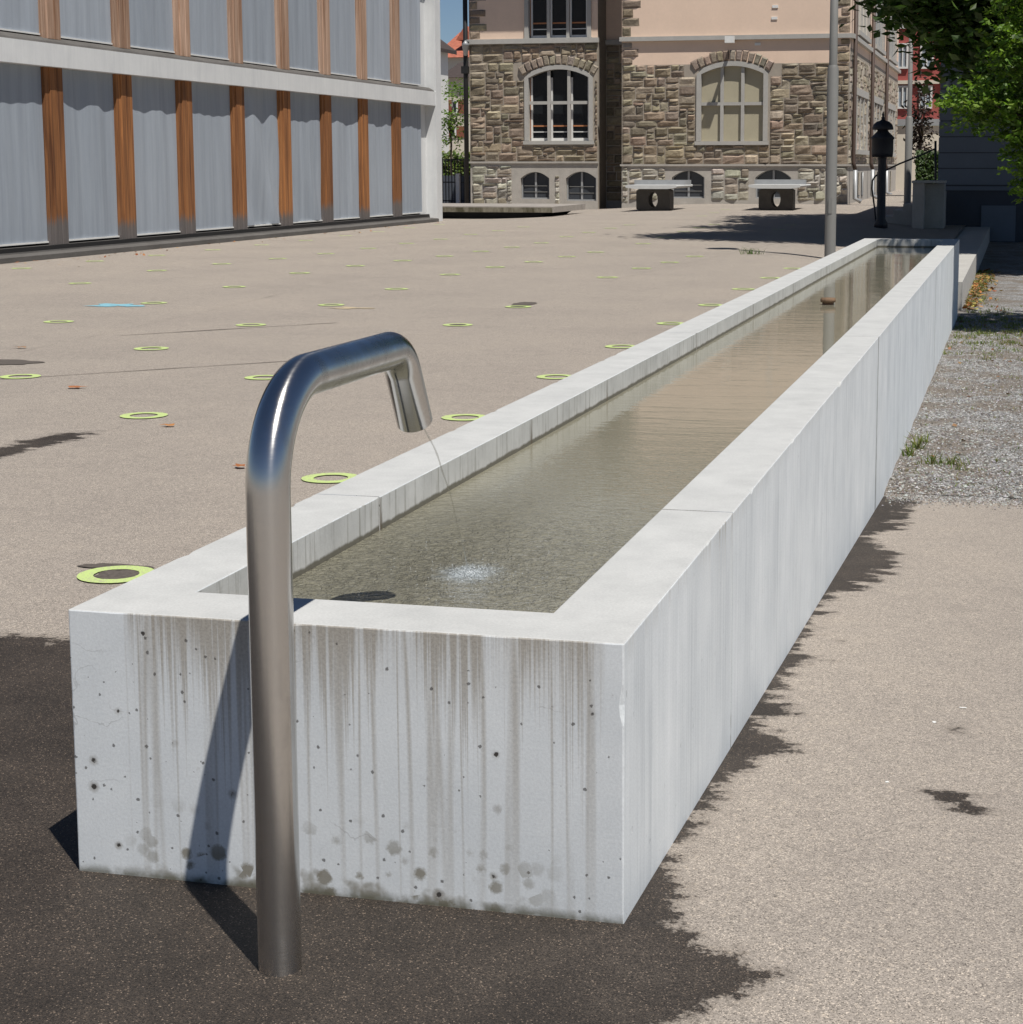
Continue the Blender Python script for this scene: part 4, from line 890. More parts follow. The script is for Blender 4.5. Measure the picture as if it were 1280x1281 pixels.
# right flank with downpipes, tall windows and a plinth
FLk = XC; YK = YR+24
mb = MB()
for za, zb, mi in ((-0.3, zP, 2), (zP, zS+0.5, 0), (zS+0.5, TOPZ, 1)): mb.add([(FLk, YR, za), (FLk, YK, za), (FLk, YK, zb), (FLk, YR, zb)], [(0, 1, 2, 3)], mi)
mb.add([(FLk, YK, -0.3), (XW0, YK, -0.3), (XW0, YK, TOPZ), (FLk, YK, TOPZ)], [(0, 1, 2, 3)], 1)
build('flank_wall', mb, [M['mortar'], M['plaster'], M['ashlar']], sch, fix=False)
mb = MB(); rr = random.Random(5)
for (y, y2, z, z2, c_) in rubble(YR+0.05, YK-0.1, zP+0.05, zS+0.3, lambda u, z: False, [(0.36, 0.31, 0.245), (0.30, 0.255, 0.2), (0.42, 0.37, 0.30)], 31, cu=0.12, cz=0.12):
    pr = rr.uniform(0.02, 0.05)
    mb.add([(FLk+0.003, y+.012, z+.012), (FLk+0.003, y2-.012, z+.012), (FLk+0.003, y2-.012, z2-.012), (FLk+0.003, y+.012, z2-.012), (FLk+pr+rr.uniform(-.015, .03), y+.06, z+.05), (FLk+pr+rr.uniform(-.015, .03), y2-.06, z+.05), (FLk+pr, y2-.06, z2-.05), (FLk+pr+rr.uniform(-.015, .03), y+.06, z2-.05)], [(4, 5, 6, 7), (0, 1, 5, 4), (1, 2, 6, 5), (2, 3, 7, 6), (3, 0, 4, 7)], 0, jit(c_, 0.15))
build('stone', mb, M['stone'], sch, kind='stuff', fix=False)
mb = MB(); mb.box(FLk, FLk+0.14, YR+0.01, YK, zB0, zB1); build('string_course', mb, M['frame_stone'], sch)
mb = MB(); mb.box(FLk, FLk+0.06, YR+0.01, YK, zP-0.02, zP+0.045); build('plinth_course', mb, M['ashlar'], sch)
bay = 7.4
for k in range(3):
    yb = YR+0.9+bay*k
    mb = MB(); mb.tube([(FLk+0.13, yb-0.35, TOPZ-0.1), (FLk+0.13, yb-0.35, zP+0.1), (FLk+0.2, yb-0.35, zP-0.15)], 0.07, 8); dp = build('downpipe', mb, M['brown_pipe'], sch)
    mb = MB(); mb.tube([(FLk+0.2, yb-0.35, zP-0.155), (FLk+0.2, yb-0.35, 0.45), (FLk+0.42, yb-0.35, 0.34)], 0.075, 8); build('pipe_foot', mb, M['zinc'], dp)
    for (z0, z1) in ((zP+0.55, zS-1.0), (zB1+0.25, zB1+3.6)):
        a, b = yb+1.3, yb+5.6
        mb = MB(); mb.box(FLk, FLk+0.09, a-0.2, a, z0, z1); mb.box(FLk, FLk+0.09, b, b+0.2, z0, z1); mb.box(FLk, FLk+0.16, a-0.3, b+0.3, z0-0.16, z0-0.003); mb.box(FLk, FLk+0.1, a-0.22, b+0.22, z1+0.003, z1+0.25)
        for q in (1/3, 2/3): mb.box(FLk, FLk+0.08, a+(b-a)*q-0.09, a+(b-a)*q+0.09, z0+0.004, z1-0.002)
        f = build('flank_window', mb, M['frame_stone'], sch)
        for q in range(3):
            mb = MB(); mb.box(FLk+0.004, FLk+0.02, a+(b-a)*q/3+0.095, a+(b-a)*(q+1)/3-0.095, z0+0.01, z1-0.01); build('blind', mb, M['cream'] if k < 1 else M['pane_light'], f)
    for q in range(3):
        mb = MB(); mb.box(FLk+0.004, FLk+0.03, yb+1.4+q*1.5, yb+2.0+q*1.5, 0.45, zP-0.25); build('basement_slot', mb, M['glass_dark'], sch)
# left corner downpipe with wall lamp, wall floodlight
xx = XW0-0.12
mb = MB(); mb.tube([(xx, YLw-0.06, TOPZ-0.1), (xx, YLw-0.06, -0.1)], 0.085, 10); mb.box(xx-0.13, xx+0.11, YLw-0.2, YLw+0.1, fz(92, 588, YLw), fz(83, 588, YLw)); build('downpipe', mb, M['black'], sch)
pp = on_plane(582.5, 62, 1, YLw-0.25)
mb = MB(); mb.lathe([(0.001, -0.22), (0.07, -0.2), (0.13, 0.15), (0.15, 0.17), (0.02, 0.32), (0, 0.32)], pp, 10); mb.box(pp[0]-0.02, XW0+0.05, pp[1]-0.02, YLw, pp[2]+0.28, pp[2]+0.33); build('corner_lantern', mb, M['zinc'], sch)
fl = on_plane(913, 49, 1, YR-0.75)
mb = MB(); mb.box(fl[0]-0.15, fl[0]+0.15, fl[1]-0.12, fl[1]+0.12, fl[2]-0.12, fl[2]+0.10); flo = build('floodlight', mb, M['white'], sch)
mb = MB(); mb.box(fl[0]-0.05, fl[0]+0.05, fl[1]+0.122, YR, fl[2]-0.05, fl[2]+0.04); build('arm', mb, M['steelpost'], flo)
for (u, v) in [(970, 8), (969, 22.5), (948, 55)]:
    q = on_plane(u, v, 1, YR-0.02); mb = MB(); mb.box(q[0]-0.10, q[0]+0.10, YR-0.03, YR-0.001, q[2]-0.045, q[2]+0.045); build('wall_plate', mb, M['white'], sch)

# ------------------------------------------------------------------ PING-PONG TABLES AND PLATFORM
def pingpong(u, v, label, net_side):
    p = PG(u, v); x, y = p[0], p[1]+0.45; z = gz(x, y); t = thing('table_tennis_table', (x, y, z), label, 'table', 'concrete table tennis tables by the stone school')
    mb = MB(); mb.prism([(x-0.77, z+0.70), (x-0.79, z+0.74), (x-0.77, z+0.775), (x+0.77, z+0.775), (x+0.79, z+0.74), (x+0.77, z+0.70), (x+0.5, z+0.66), (x-0.5, z+0.66)], 'y', y-0.55, y+2.19); build('tabletop', mb, M['tabletop'], t)
    mb = MB(); n = 32; w, h = 0.52, 0.33; cz_ = z+0.33; V = []; E = []
    for k in range(n):
        a = 2*math.pi*(k+0.5)/n; c_, s_ = math.cos(a), math.sin(a); q = 1/max(abs(c_), abs(s_)); E.append((x+w*c_*q, cz_+h*s_*q)); V.append((x+0.145*c_, cz_+0.005+0.235*s_))
    for yy in (y-0.45, y+0.55):
        pass
    A = [(q[0], y-0.2, q[1]) for q in E]+[(q[0], y-0.2, q[1]) for q in V]+[(q[0], y+0.40, q[1]) for q in E]+[(q[0], y+0.40, q[1]) for q in V]
    F = []
    for k in range(n):
        m = (k+1) % n; F += [(k, m, n+m, n+k), (2*n+k, 3*n+k, 3*n+m, 2*n+m), (k, 2*n+k, 2*n+m, m), (n+k, n+m, 3*n+m, 3*n+k)]
    mb.add(A, F); build('pedestal', mb, M['table_leg'], t)
    mb = MB(); mb.box(x-0.80, x+(0.98 if net_side else 0.80), y+0.815, y+0.835, z+0.776, z+0.92); build('net', mb, M['zinc'], t)
pingpong(815, 264, 'concrete table tennis table nearer the shaded recess of the stone school', True)
pingpong(969, 263.5, 'concrete table tennis table nearer the tall grey lamp post', False)
pl = on_plane(692, 272, 2, 0.06); xr = pl[0]; yf = pl[1]
xr = on_plane(692, 258.5, 1, yf)[0]; zt = on_plane(692, 258.5, 1, yf)[2]; zb = on_plane(692, 266, 1, yf)[2]
pt_ = thing('seating_platform', (xr-4, yf+2, 0), 'low wide concrete seating platform with mossy edge beside the stone school', 'platform')
mb = MB(); mb.box(xr-9, xr, yf, yf+4.0, zb, zt); me_ = build('slab', mb, [M['slab']], pt_)
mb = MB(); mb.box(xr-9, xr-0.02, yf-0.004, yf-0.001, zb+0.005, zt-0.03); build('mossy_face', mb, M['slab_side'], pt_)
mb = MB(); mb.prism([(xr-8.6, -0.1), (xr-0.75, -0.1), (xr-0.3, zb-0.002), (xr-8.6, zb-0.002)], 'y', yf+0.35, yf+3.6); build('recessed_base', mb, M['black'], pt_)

# ------------------------------------------------------------------ POSTS, LANTERN, STEPS
def post(u, y, r0, r1, vstep, H, label, z=None):
    x = on_plane(u, 200, 1, y)[0]; z = gz(x, y); t = thing('lamp_post', (x, y, z), label, 'lamp post'); zs = on_plane(u, vstep, 1, y)[2]
    mb = MB(); mb.lathe([(r0, -0.1), (r0, zs-z-0.04), (r1+0.005, zs-z+0.02)], (x, y, z), 20); build('lower_tube', mb, M['steelpost'], t)
    mb = MB(); mb.lathe([(r1, zs-z+0.001), (r1*0.9, H-z), (0, H-z)], (x, y, z), 18); build('upper_tube', mb, M['steelpost'], t)
    mb = MB(); mb.lathe([(r1*0.9, H-z), (0.28, H-z+0.08), (0.30, H-z+0.14), (0.1, H-z+0.24), (0, H-z+0.25)], (x, y, z), 20); build('lamp_head', mb, M['zinc'], t)
    mb = MB(); mb.box(x-0.028, x+0.028, y-r0-0.006, y-r0+0.02, z+0.75, z+1.0); build('service_hatch', mb, M['steelpost'], t)
    return x, z
post(1040.5, 26.0, 0.092, 0.068, 83, 6.4, 'tall grey two-stage lamp post beside the far end of the trough')
post(1136.5, 55.0, 0.115, 0.075, 146, 7.0, 'slim grey lamp post behind the iron lantern column')
x, y = PG(1102, 285)[:2]; z = gz(x, y)
ln = thing('lantern_column', (x, y, z), 'dark iron column topped by a round capped drum', 'column')
k = 41.5/FOC
def hz_(v): return (285-v)*k
mb = MB(); mb.lathe([(0.001, 0), (0.16, 0), (0.16, 0.10), (0.105, 0.22), (0.095, hz_(200)), (0.11, hz_(196))], (x, y, z), 18); build('shaft', mb, M['lantern'], ln)
mb = MB(); mb.lathe([(0.02, hz_(196)), (0.245, hz_(195.5)), (0.255, hz_(190)), (0.255, hz_(174)), (0.28, hz_(172.6)), (0.28, hz_(171.5)), (0.14, hz_(164)), (0.12, hz_(162))], (x, y, z), 24); build('drum', mb, M['lantern'], ln)
mb = MB(); mb.lathe([(0.12, hz_(162)), (0.245, hz_(161.5)), (0.25, hz_(159.5)), (0.22, hz_(155)), (0.15, hz_(151.5)), (0.06, hz_(150)), (0.035, hz_(148)), (0.05, hz_(146.5)), (0.02, hz_(145)), (0.03, hz_(142.5)), (0.0, hz_(138.5))], (x, y, z), 24); build('cap', mb, M['lantern'], ln)
# concrete steps with cheek, handrail and pier at the slate house
stp = thing('concrete_steps', (-2.0, 43.2, 0.1), 'short flight of shaded concrete steps behind the iron lantern column', 'steps')
for i in range(5):
    xa = -2.62+0.25*i; mb = MB(); mb.box(xa, xa+(0.248 if i < 4 else 0.5), 42.6, 44.4, -0.1, 0.28+0.155*i); build('step', mb, M['terrace'], stp)
hr = thing('handrail', (-2.6, 42.4, 0.1), 'thin dark steel handrail climbing beside the concrete steps', 'handrail')
def hp(u, v, y=42.4): return tuple(on_plane(u, v, 1, y))
mb = MB(); mb.tube([hp(1096.5, 284), hp(1094.5, 262), hp(1091, 236), hp(1091.5, 226), hp(1095, 220.5), hp(1101, 216.5), hp(1125, 205), hp(1150, 195), hp(1169, 186.5), hp(1171.5, 186)], 0.022, 8); build('rail', mb, M['lantern'], hr)
mb = MB(); mb.tube([hp(1170.5, 260), hp(1170.5, 176)], 0.03, 8); build('rail_post', mb, M['lantern'], hr)
pr_ = thing('concrete_pier', (-1.45, 42.2, 0.1), 'pale concrete pier with flat cap at the foot of the slate house', 'pier')
q0, q1, q2 = hp(1141, 278, 41.6), hp(1160, 278, 41.6), hp(1143, 229, 41.6)
mb = MB(); mb.prism([(q0[0], 41.6), (q0[0]+0.28, 41.5), (q0[0]+0.28, 43.0), (q0[0], 43.0)], 'z', -0.1, q2[2]); build('pier_block', mb, M['terrace'], pr_)
mb = MB(); mb.box(q0[0]+0.282, q0[0]+0.75, 42.1, 43.0, -0.1, q2[2]-0.02); build('return_wall', mb, M['terrace'], pr_)
mb = MB(); mb.box(q0[0]-0.02, q0[0]+0.77, 41.48, 43.05, q2[2]+0.002, q2[2]+0.06); build('coping', mb, M['terrace'], pr_)
# terrace retaining wall right of the trough axis
ter = thing('retaining_wall', (-0.3, 33, -0.44), 'low concrete retaining wall continuing the line of the trough above fallen leaves', 'wall')
for (a, b) in ((21.7, 31.55), (31.554, 44.6)):
    mb = MB(); mb.box(-0.72, 0.02, a, b, -0.7, -0.035); build('wall_block', mb, M['terrace'], ter)
mb = MB(); mb.box(-0.72, -0.6, 20.64, 21.696, -0.7, -0.03); build('link_block', mb, M['terrace'], ter)

# slate grey house on the right
YH = 44.8
hx0 = on_plane(1174, 200, 1, YH)[0]
hs = thing('slate_house', (hx0+4, YH, 0), 'slate grey rendered house with horizontal grooves and dark base in tree shade', 'house')
def hzv(v): return on_plane(1200, v, 1, YH)[2]
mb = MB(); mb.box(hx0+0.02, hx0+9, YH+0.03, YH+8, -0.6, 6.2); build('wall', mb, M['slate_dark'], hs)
lv = [235.5, 231.5, 210.5, 191, 171, 151, 131, 111, 91, 71, 51, 31, 11]
for a, b in zip(lv[1:-1], lv[2:]):
    mb = MB(); mb.box(hx0, hx0+9.02, YH, YH+0.028, hzv(a)+0.012, hzv(b)-0.012); build('render_course', mb, M['slate'], hs)
mb = MB(); mb.box(hx0-0.05, hx0+9.05, YH-0.06, YH+0.03, hzv(238), hzv(233)); build('plinth_moulding', mb, M['slate'], hs)
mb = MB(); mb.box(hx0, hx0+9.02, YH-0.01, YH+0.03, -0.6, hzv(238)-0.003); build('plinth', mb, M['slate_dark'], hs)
ha, hb = on_plane(1228, 257, 1, YH), on_plane(1270, 302, 1, YH)
mb = MB(); mb.box(ha[0], hb[0], YH-0.05, YH-0.012, hb[2], ha[2]); build('cellar_hatch', mb, M['slate'], hs)
mb = MB(); a, b, c, d, zr = hx0-0.4, hx0+9.4, YH-0.5, YH+8.4, 6.2
mb.add([(a, c, zr), (b, c, zr), (b, d, zr), (a, d, zr), (a+4, (c+d)/2, zr+2.6), (b-4, (c+d)/2, zr+2.6)], [(0, 1, 5, 4), (1, 2, 5), (2, 3, 4, 5), (3, 0, 4), (0, 3, 2, 1)]); build('roof', mb, M['tile_brown'], hs)

# red building far right
YB = 84.0
def rb_(u, v): return on_plane(u, v, 1, YB)
x0, x1 = rb_(1100, 100)[0], rb_(1215, 100)[0]
rbd = thing('red_building', ((x0+x1)/2, YB, 0.3), 'brick red rendered building with white framed windows seen past the slate house', 'building')
mb = MB(); mb.box(x0, x1, YB, YB+9, rb_(1150, 150)[2], 12); build('wall', mb, M['redwall'], rbd)
mb = MB(); mb.box(x0-0.1, x1+0.1, YB-0.1, YB+9, -0.5, rb_(1150, 157)[2]); build('ground_floor_wall', mb, M['cream'], rbd)
mb = MB(); mb.box(x0-0.15, x1+0.15, YB-0.25, YB+0.1, rb_(1150, 156.6)[2], rb_(1150, 149)[2]); build('ledge', mb, M['zinc'], rbd)
mb = MB(); mb.box(x0-0.05, x1+0.05, YB-0.18, YB-0.002, rb_(1150, 105)[2], rb_(1150, 100.5)[2]); build('ledge', mb, M['cream'], rbd)
for (ua, ub, va, vb) in [(1122, 1137, 54, 86), (1151, 1169, 54, 86), (1178, 1196, 54, 86), (1122, 1137, 107, 136), (1150, 1167, 107, 136), (1178, 1196, 107, 136), (1122, 1137, 5, 36), (1151, 1169, 5, 36)]:
    a, b = rb_(ua, vb), rb_(ub, va); mb = MB(); w = 0.09
    for q in ((a[0], a[0]+w, a[2], b[2]), (b[0]-w, b[0], a[2], b[2]), (a[0]+w+.002, b[0]-w-.002, a[2], a[2]+w), (a[0]+w+.002, b[0]-w-.002, b[2]-w, b[2]), ((a[0]+b[0])/2-.03, (a[0]+b[0])/2+.03, a[2]+w+.002, b[2]-w-.002)): mb.box(q[0], q[1], YB-0.12, YB-0.002, q[2], q[3])
    f = build('window', mb, M['white'], rbd)
    mb = MB(); mb.box(a[0]+0.02, b[0]-0.02, YB-0.05, YB-0.004, a[2]+0.02, b[2]-0.02); build('pane', mb, M['pane_light'], f)
mb = MB(); mb.box(x0-0.4, x1+0.4, YB-0.5, YB+9.4, 12.002, 12.4); build('roof', mb, M['tile_brown'], rbd)

# houses in the gap beside the stone school
def house(u0, u1, Y, vbase, veave, vridge, depth, wallm, roofm, label, wins=(), dormer=None, gable=False):
    a, b = on_plane(u0, 150, 1, Y)[0], on_plane(u1, 150, 1, Y)[0]; ze, zr = on_plane(570, veave, 1, Y)[2], on_plane(570, vridge, 1, Y)[2]
    t = thing('town_house', ((a+b)/2, Y+depth/2, -0.2), label, 'house')
    mb = MB(); mb.box(a, b, Y, Y+depth, -1.2, ze)
    if gable: mb.add([(a, Y, ze), (b, Y, ze), ((a+b)/2, Y, zr), (a, Y+depth, ze), (b, Y+depth, ze), ((a+b)/2, Y+depth, zr)], [(0, 1, 2), (3, 5, 4)])
    build('wall', mb, wallm, t, fix=False)
    mb = MB(); o = 0.4
    if gable:
        m = (a+b)/2
        for s, e in ((a-o, -1), (b+o, 1)):
            dz = (zr-ze)/(m-a)*o
            mb.add([(s, Y-o, ze-dz), (m, Y-o, zr), (m, Y+depth+o, zr), (s, Y+depth+o, ze-dz), (s, Y-o, ze-dz+.2), (m, Y-o, zr+.2), (m, Y+depth+o, zr+.2), (s, Y+depth+o, ze-dz+.2)], [(0, 1, 2, 3), (4, 5, 6, 7), (0, 1, 5, 4), (0, 3, 7, 4), (3, 2, 6, 7)])
    else:
        m = Y+depth/2
        mb.add([(a-o, Y-o, ze), (b+o, Y-o, ze), (b+o, m, zr), (a-o, m, zr), (b+o, Y+depth+o, ze), (a-o, Y+depth+o, ze)], [(0, 1, 2, 3), (3, 2, 4, 5), (0, 3, 5), (1, 4, 2), (0, 5, 4, 1)])
    rf = build('roof', mb, roofm, t)
    for (ua, ub, va, vb, mm) in wins:
        p, q = on_plane(ua, vb, 1, Y), on_plane(ub, va, 1, Y); mb = MB(); mb.box(p[0], q[0], Y-0.06, Y-0.002, p[2], q[2]); w = build('window', mb, M['white'], t)
        mb = MB(); mb.box(p[0]+0.1, q[0]-0.1, Y-0.08, Y-0.0605, p[2]+0.1, q[2]-0.1); build('pane', mb, M['glass_dark'], w)
        mb = MB(); mb.box(p[0]-0.5, p[0]-0.03, Y-0.05, Y-0.002, p[2], q[2]); mb.box(q[0]+0.03, q[0]+0.5, Y-0.05, Y-0.002, p[2], q[2]); build('shutter', mb, mm, w)
    if dormer:
        ud0, ud1, vd0, vd1 = dormer; Yd = Y+1.2; p, q = on_plane(ud0, vd1, 1, Yd), on_plane(ud1, vd0, 1, Yd); m = (p[0]+q[0])/2
        mb = MB(); mb.box(p[0], q[0], Yd, Yd+3, p[2], q[2]); dm = build('dormer', mb, M['tile_brown'], t)
        mb = MB(); mb.prism([(p[0]-0.35, q[2]), (q[0]+0.35, q[2]), (m, q[2]+1.0)], 'y', Yd-0.25, Yd+3); build('dormer_roof', mb, M['tile_red'], dm)
        mb = MB(); mb.box(p[0]+0.12, q[0]-0.12, Yd-0.05, Yd-0.003, p[2]+0.15, q[2]-0.12); build('dormer_window', mb, M['white'], dm)
    return t
house(551, 640, 118, 200, 72, 32, 12, M['cream'], M['tile_red'], 'distant cream house with tall red tiled roof and dormer beyond the gap', dormer=(578, 588, 50, 70))
house(559, 600, 100, 200, 97, 73, 8, M['cream'], M['tile_brown'], 'distant cream house with dark brown roof and red shutters beyond the gap', wins=((566, 573, 125, 142, M['shutter']), (564, 571, 158, 172, M['shutter'])))
house(490, 546, 92, 200, 58, 36, 2.2, M['white'], M['tile_brown'], 'distant white gabled house half hidden by the modern school wing', gable=True)

# ------------------------------------------------------------------ VEGETATION
def leaf_quad(mb, c, n, size, col, asp=0.55):
    n = n.normalized(); t = n.orthogonal().normalized(); t = (Matrix.Rotation(random.uniform(0, 6.283), 3, n) @ t); b = n.cross(t)
    p = Vector(c); l = size; w = size*asp
    mb.add([p-t*l*0.5, p+b*w*0.5-n*0.06*size, p+t*l*0.5, p-b*w*0.5-n*0.06*size], [(0, 1, 2, 3)], 0, col)
def limb(mb, a, b, r0, r1, n=6, wob=0.12):
    a, b = Vector(a), Vector(b); L = (b-a).length; pts = []
    for i in range(n+1):
        t = i/n; pts.append(a.lerp(b, t)+Vector((random.uniform(-1, 1), random.uniform(-1, 1), random.uniform(-.5, .5)))*wob*L*0.25*math.sin(math.pi*t))
    mb.tube(pts, [r0+(r1-r0)*i/n for i in range(n+1)], 8); return pts
def tree(name, base, trunk_h, r, blobs, nclump, per, lsize, cols, label, cat='tree', spread=0.4, droop=0.2, up=0.5):
    """blobs: (centre, radii) ellipsoids filled with clumps of leaves, denser near the shell"""
    t = thing(name, base, label, cat)
    tk = MB(); top = Vector(base)+Vector((0, 0, trunk_h)); limb(tk, Vector(base)-Vector((0, 0, 0.2)), top, r, r*0.7, 8, 0.06)
    tips = []
    for (c, rad) in blobs:
        for k in range(5):
            d = Vector((random.gauss(0, 1), random.gauss(0, 1), random.gauss(0, 0.8))).normalized()
            e = Vector(c)+Vector((d.x*rad[0], d.y*rad[1], d.z*rad[2]))*0.6; limb(tk, top, e, r*0.4, r*0.06, 6, 0.2)
    build('trunk', tk, M['bark'], t)
    mb = MB(); vol = [(q[1][0]*q[1][1]*q[1][2])**0.66 for q in blobs]; tot = sum(vol)
    for (c, rad), v in zip(blobs, vol):
        c = Vector(c)
        for i in range(int(nclump*v/tot)+1):
            d = Vector((random.gauss(0, 1), random.gauss(0, 1), random.gauss(0, 1))).normalized(); s = random.random()**0.38
            s *= 1+0.22*mnoise.noise(d*2.2+c)
            cc = c+Vector((d.x*rad[0], d.y*rad[1], d.z*rad[2]))*s
            ax = (d+Vector((0, 0, -droop))).normalized(); col = random.choice(cols); kk = random.uniform(0.75, 1.25)
            for j in range(per):
                off = Vector((random.gauss(0, 1), random.gauss(0, 1), random.gauss(0, 0.6)))*spread*0.5+ax*random.uniform(-0.5, 0.7)*spread
                n = Vector((random.gauss(0, 0.6), random.gauss(0, 0.6), up+random.random()))
                leaf_quad(mb, cc+off, n, lsize*random.uniform(0.7, 1.25), jit(tuple(q*kk for q in col), 0.15))
    build('crown', mb, M['leaf'], t, fix=False); return t
DG = [(0.045, 0.085, 0.018), (0.035, 0.07, 0.016), (0.06, 0.10, 0.022)]
LG = [(0.13, 0.21, 0.028), (0.105, 0.18, 0.026), (0.16, 0.24, 0.035), (0.085, 0.15, 0.024)]
tree('chestnut_tree', (3.6, 31.8, -0.44), 4.5, 0.32, [((1.5, 31.0, 7.7), (4.6, 3.2, 3.9)), ((-0.8, 30.3, 5.0), (0.85, 1.3, 1.15)), ((0.0, 30.3, 4.45), (0.85, 1.3, 1.5)), ((1.1, 30.4, 4.1), (1.1, 1.5, 1.7)), ((-0.85, 30.2, 5.1), (0.75, 1.1, 1.0)), ((-0.1, 30.2, 4.5), (0.8, 1.2, 1.3)), ((0.7, 30.2, 4.6), (0.9, 1.2, 1.4)), ((0.8, 34.6, 8.6), (4.3, 2.6, 2.8)), ((-2.6, 30.6, 7.6), (1.7, 1.6, 1.3)), ((4.5, 31.5, 7.2), (3.5, 3.6, 3.6))], 5600, 16, 0.24, DG, 'big dark leafed tree overhanging the slate house and plaza edge', spread=0.55)
tree('chestnut_tree', (5.5, 40.2, -0.44), 4.5, 0.30, [((2.6, 39.6, 8.0), (5.0, 3.4, 4.4)), ((-0.6, 39.0, 7.5), (3.4, 2.6, 2.6)), ((0.5, 41.5, 8.5), (4.0, 2.8, 3.4))], 2300, 14, 0.30, DG, 'second big dark tree standing right in front of the slate house', spread=0.6)
# bright small-leaved tree: sprays of pinnate leaves
def spray_tree(base, label):
    t = thing('maple_tree', base, label, 'tree'); tk = MB(); B = Vector(base); top = B+Vector((-0.1, 0.1, 1.7)); limb(tk, B-Vector((0, 0, 0.2)), top, 0.11, 0.08, 8, 0.05)
    mb = MB(); lobes = [((1.75, 18.6, 3.0), (1.35, 1.3, 1.6), 620), ((0.85, 18.9, 4.0), (0.60, 0.9, 0.75), 210), ((0.78, 18.7, 2.95), (0.50, 0.8, 0.42), 190), ((0.42, 18.6, 2.30), (0.62, 0.6, 0.25), 130), ((0.92, 18.6, 1.95), (0.40, 0.7, 0.5), 190), ((1.0, 18.5, 1.5), (0.30, 0.6, 0.45), 110), ((2.3, 18.6, 5.0), (1.6, 1.3, 1.1), 220)]
    for (c, rad, n) in lobes:
        c = Vector(c)
        for k in range(3): limb(tk, top, c+Vector((random.uniform(-.5, .5)*rad[0], random.uniform(-.5, .5)*rad[1], random.uniform(-.4, .4)*rad[2])), 0.04, 0.008, 7, 0.2)
        for i in range(n):
            d = Vector((random.gauss(0, 1), random.gauss(0, 1), random.gauss(0, 1))).normalized(); s = random.random()**0.45*(1+0.25*mnoise.noise(d*3+c))
            p = c+Vector((d.x*rad[0], d.y*rad[1], d.z*rad[2]))*s
            ax = (d*0.8+Vector((-0.25, 0, 0.05+random.uniform(-.3, .3)))).normalized(); sd_ = ax.cross(Vector((0, 0, 1))).normalized(); kk = random.uniform(0.6, 1.35); col = random.choice(LG)
            L = random.uniform(0.18, 0.34)
            for j in range(9):
                tt = j/8; q = p+ax*L*(tt-0.4)
                for sg in (-1, 1):
                    cc = q+sd_*sg*0.035+Vector((random.gauss(0, .012), random.gauss(0, .012), random.gauss(0, .02)))
                    leaf_quad(mb, cc, Vector((random.gauss(0, .5), random.gauss(0, .5), 0.7)), random.uniform(0.055, 0.10), jit(tuple(v*kk for v in col), 0.18), 0.6)
    build('trunk', tk, M['bark'], t); build('crown', mb, M['leaf'], t, fix=False)
spray_tree((2.6, 18.7, -0.44), 'sunlit bright green leafy tree hanging over the gravel beside the trough')
x, y = on_plane(1152, 150, 1, 70)[0], 70
tree('copper_tree', (x, y, 0.3), 2.0, 0.12, [((x, y, 3.9), (0.42, 0.5, 1.6)), ((x+0.1, y, 2.4), (0.40, 0.5, 0.8))], 90, 9, 0.20, [(0.03, 0.014, 0.014), (0.022, 0.014, 0.012)], 'narrow dark copper leafed tree in front of the red building', spread=0.3)
# hedge
x0, x1 = on_plane(1146, 200, 1, 60)[0], on_plane(1190, 200, 1, 60)[0]
hd = MB()
for i in range(4200):
    px_, py_, pz_ = random.uniform(x0, x1), 60+abs(random.gauss(0, 0.35)), random.uniform(0.2, 2.0)+0.1*random.random()
    leaf_quad(hd, (px_, py_, pz_), Vector((random.gauss(0, .6), -0.8+random.gauss(0, .5), 0.5)), 0.13, jit(random.choice(DG+[(0.055, 0.10, 0.02)]), 0.25))
hg = thing('hedge', ((x0+x1)/2, 60.4, 0.2), 'clipped dark green hedge behind the concrete steps', 'hedge'); build('foliage', hd, M['leaf'], hg, fix=False)
mb = MB(); mb.box(x0+0.1, x1-0.1, 60.3, 60.9, -0.2, 1.85); build('inner_twigs', mb, M['bark'], hg)
# young tree and garden in the gap
x, y = on_plane(564, 150, 1, 74)[0], 74.0
tree('young_tree', (x, y, -0.1), 3.0, 0.06, [((x+0.1, y, 3.6), (0.9, 0.9, 0.55)), ((x+0.3, y, 4.8), (0.75, 0.8, 0.5)), ((x-0.2, y, 2.7), (0.6, 0.6, 0.35))], 70, 13, 0.17, [(0.15, 0.24, 0.04), (0.11, 0.19, 0.03)], 'slender young light green tree in the gap beside the stone school', spread=0.35)
x0, x1 = on_plane(540, 200, 1, 80)[0], on_plane(612, 200, 1, 80)[0]; hd = MB()
for i in range(2600):
    leaf_quad(hd, (random.uniform(x0, x1), 80+abs(random.gauss(0, 0.4)), random.uniform(0.2, 2.2+0.5*mnoise.noise(Vector((i*.01, 0, 0))))), Vector((random.gauss(0, .6), -0.6+random.gauss(0, .5), 0.7)), 0.2, jit(random.choice([(0.13, 0.20, 0.035), (0.17, 0.19, 0.05), (0.09, 0.15, 0.03)]), 0.25))
sh = thing('garden_shrubs', ((x0+x1)/2, 80.3, 0), 'light green garden shrubs below the distant houses', 'shrub'); build('foliage', hd, M['leaf'], sh, fix=False)
mb = MB(); mb.box(x0, x1, 80.3, 80.8, -1, 1.8); build('inner_twigs', mb, M['bark'], sh)
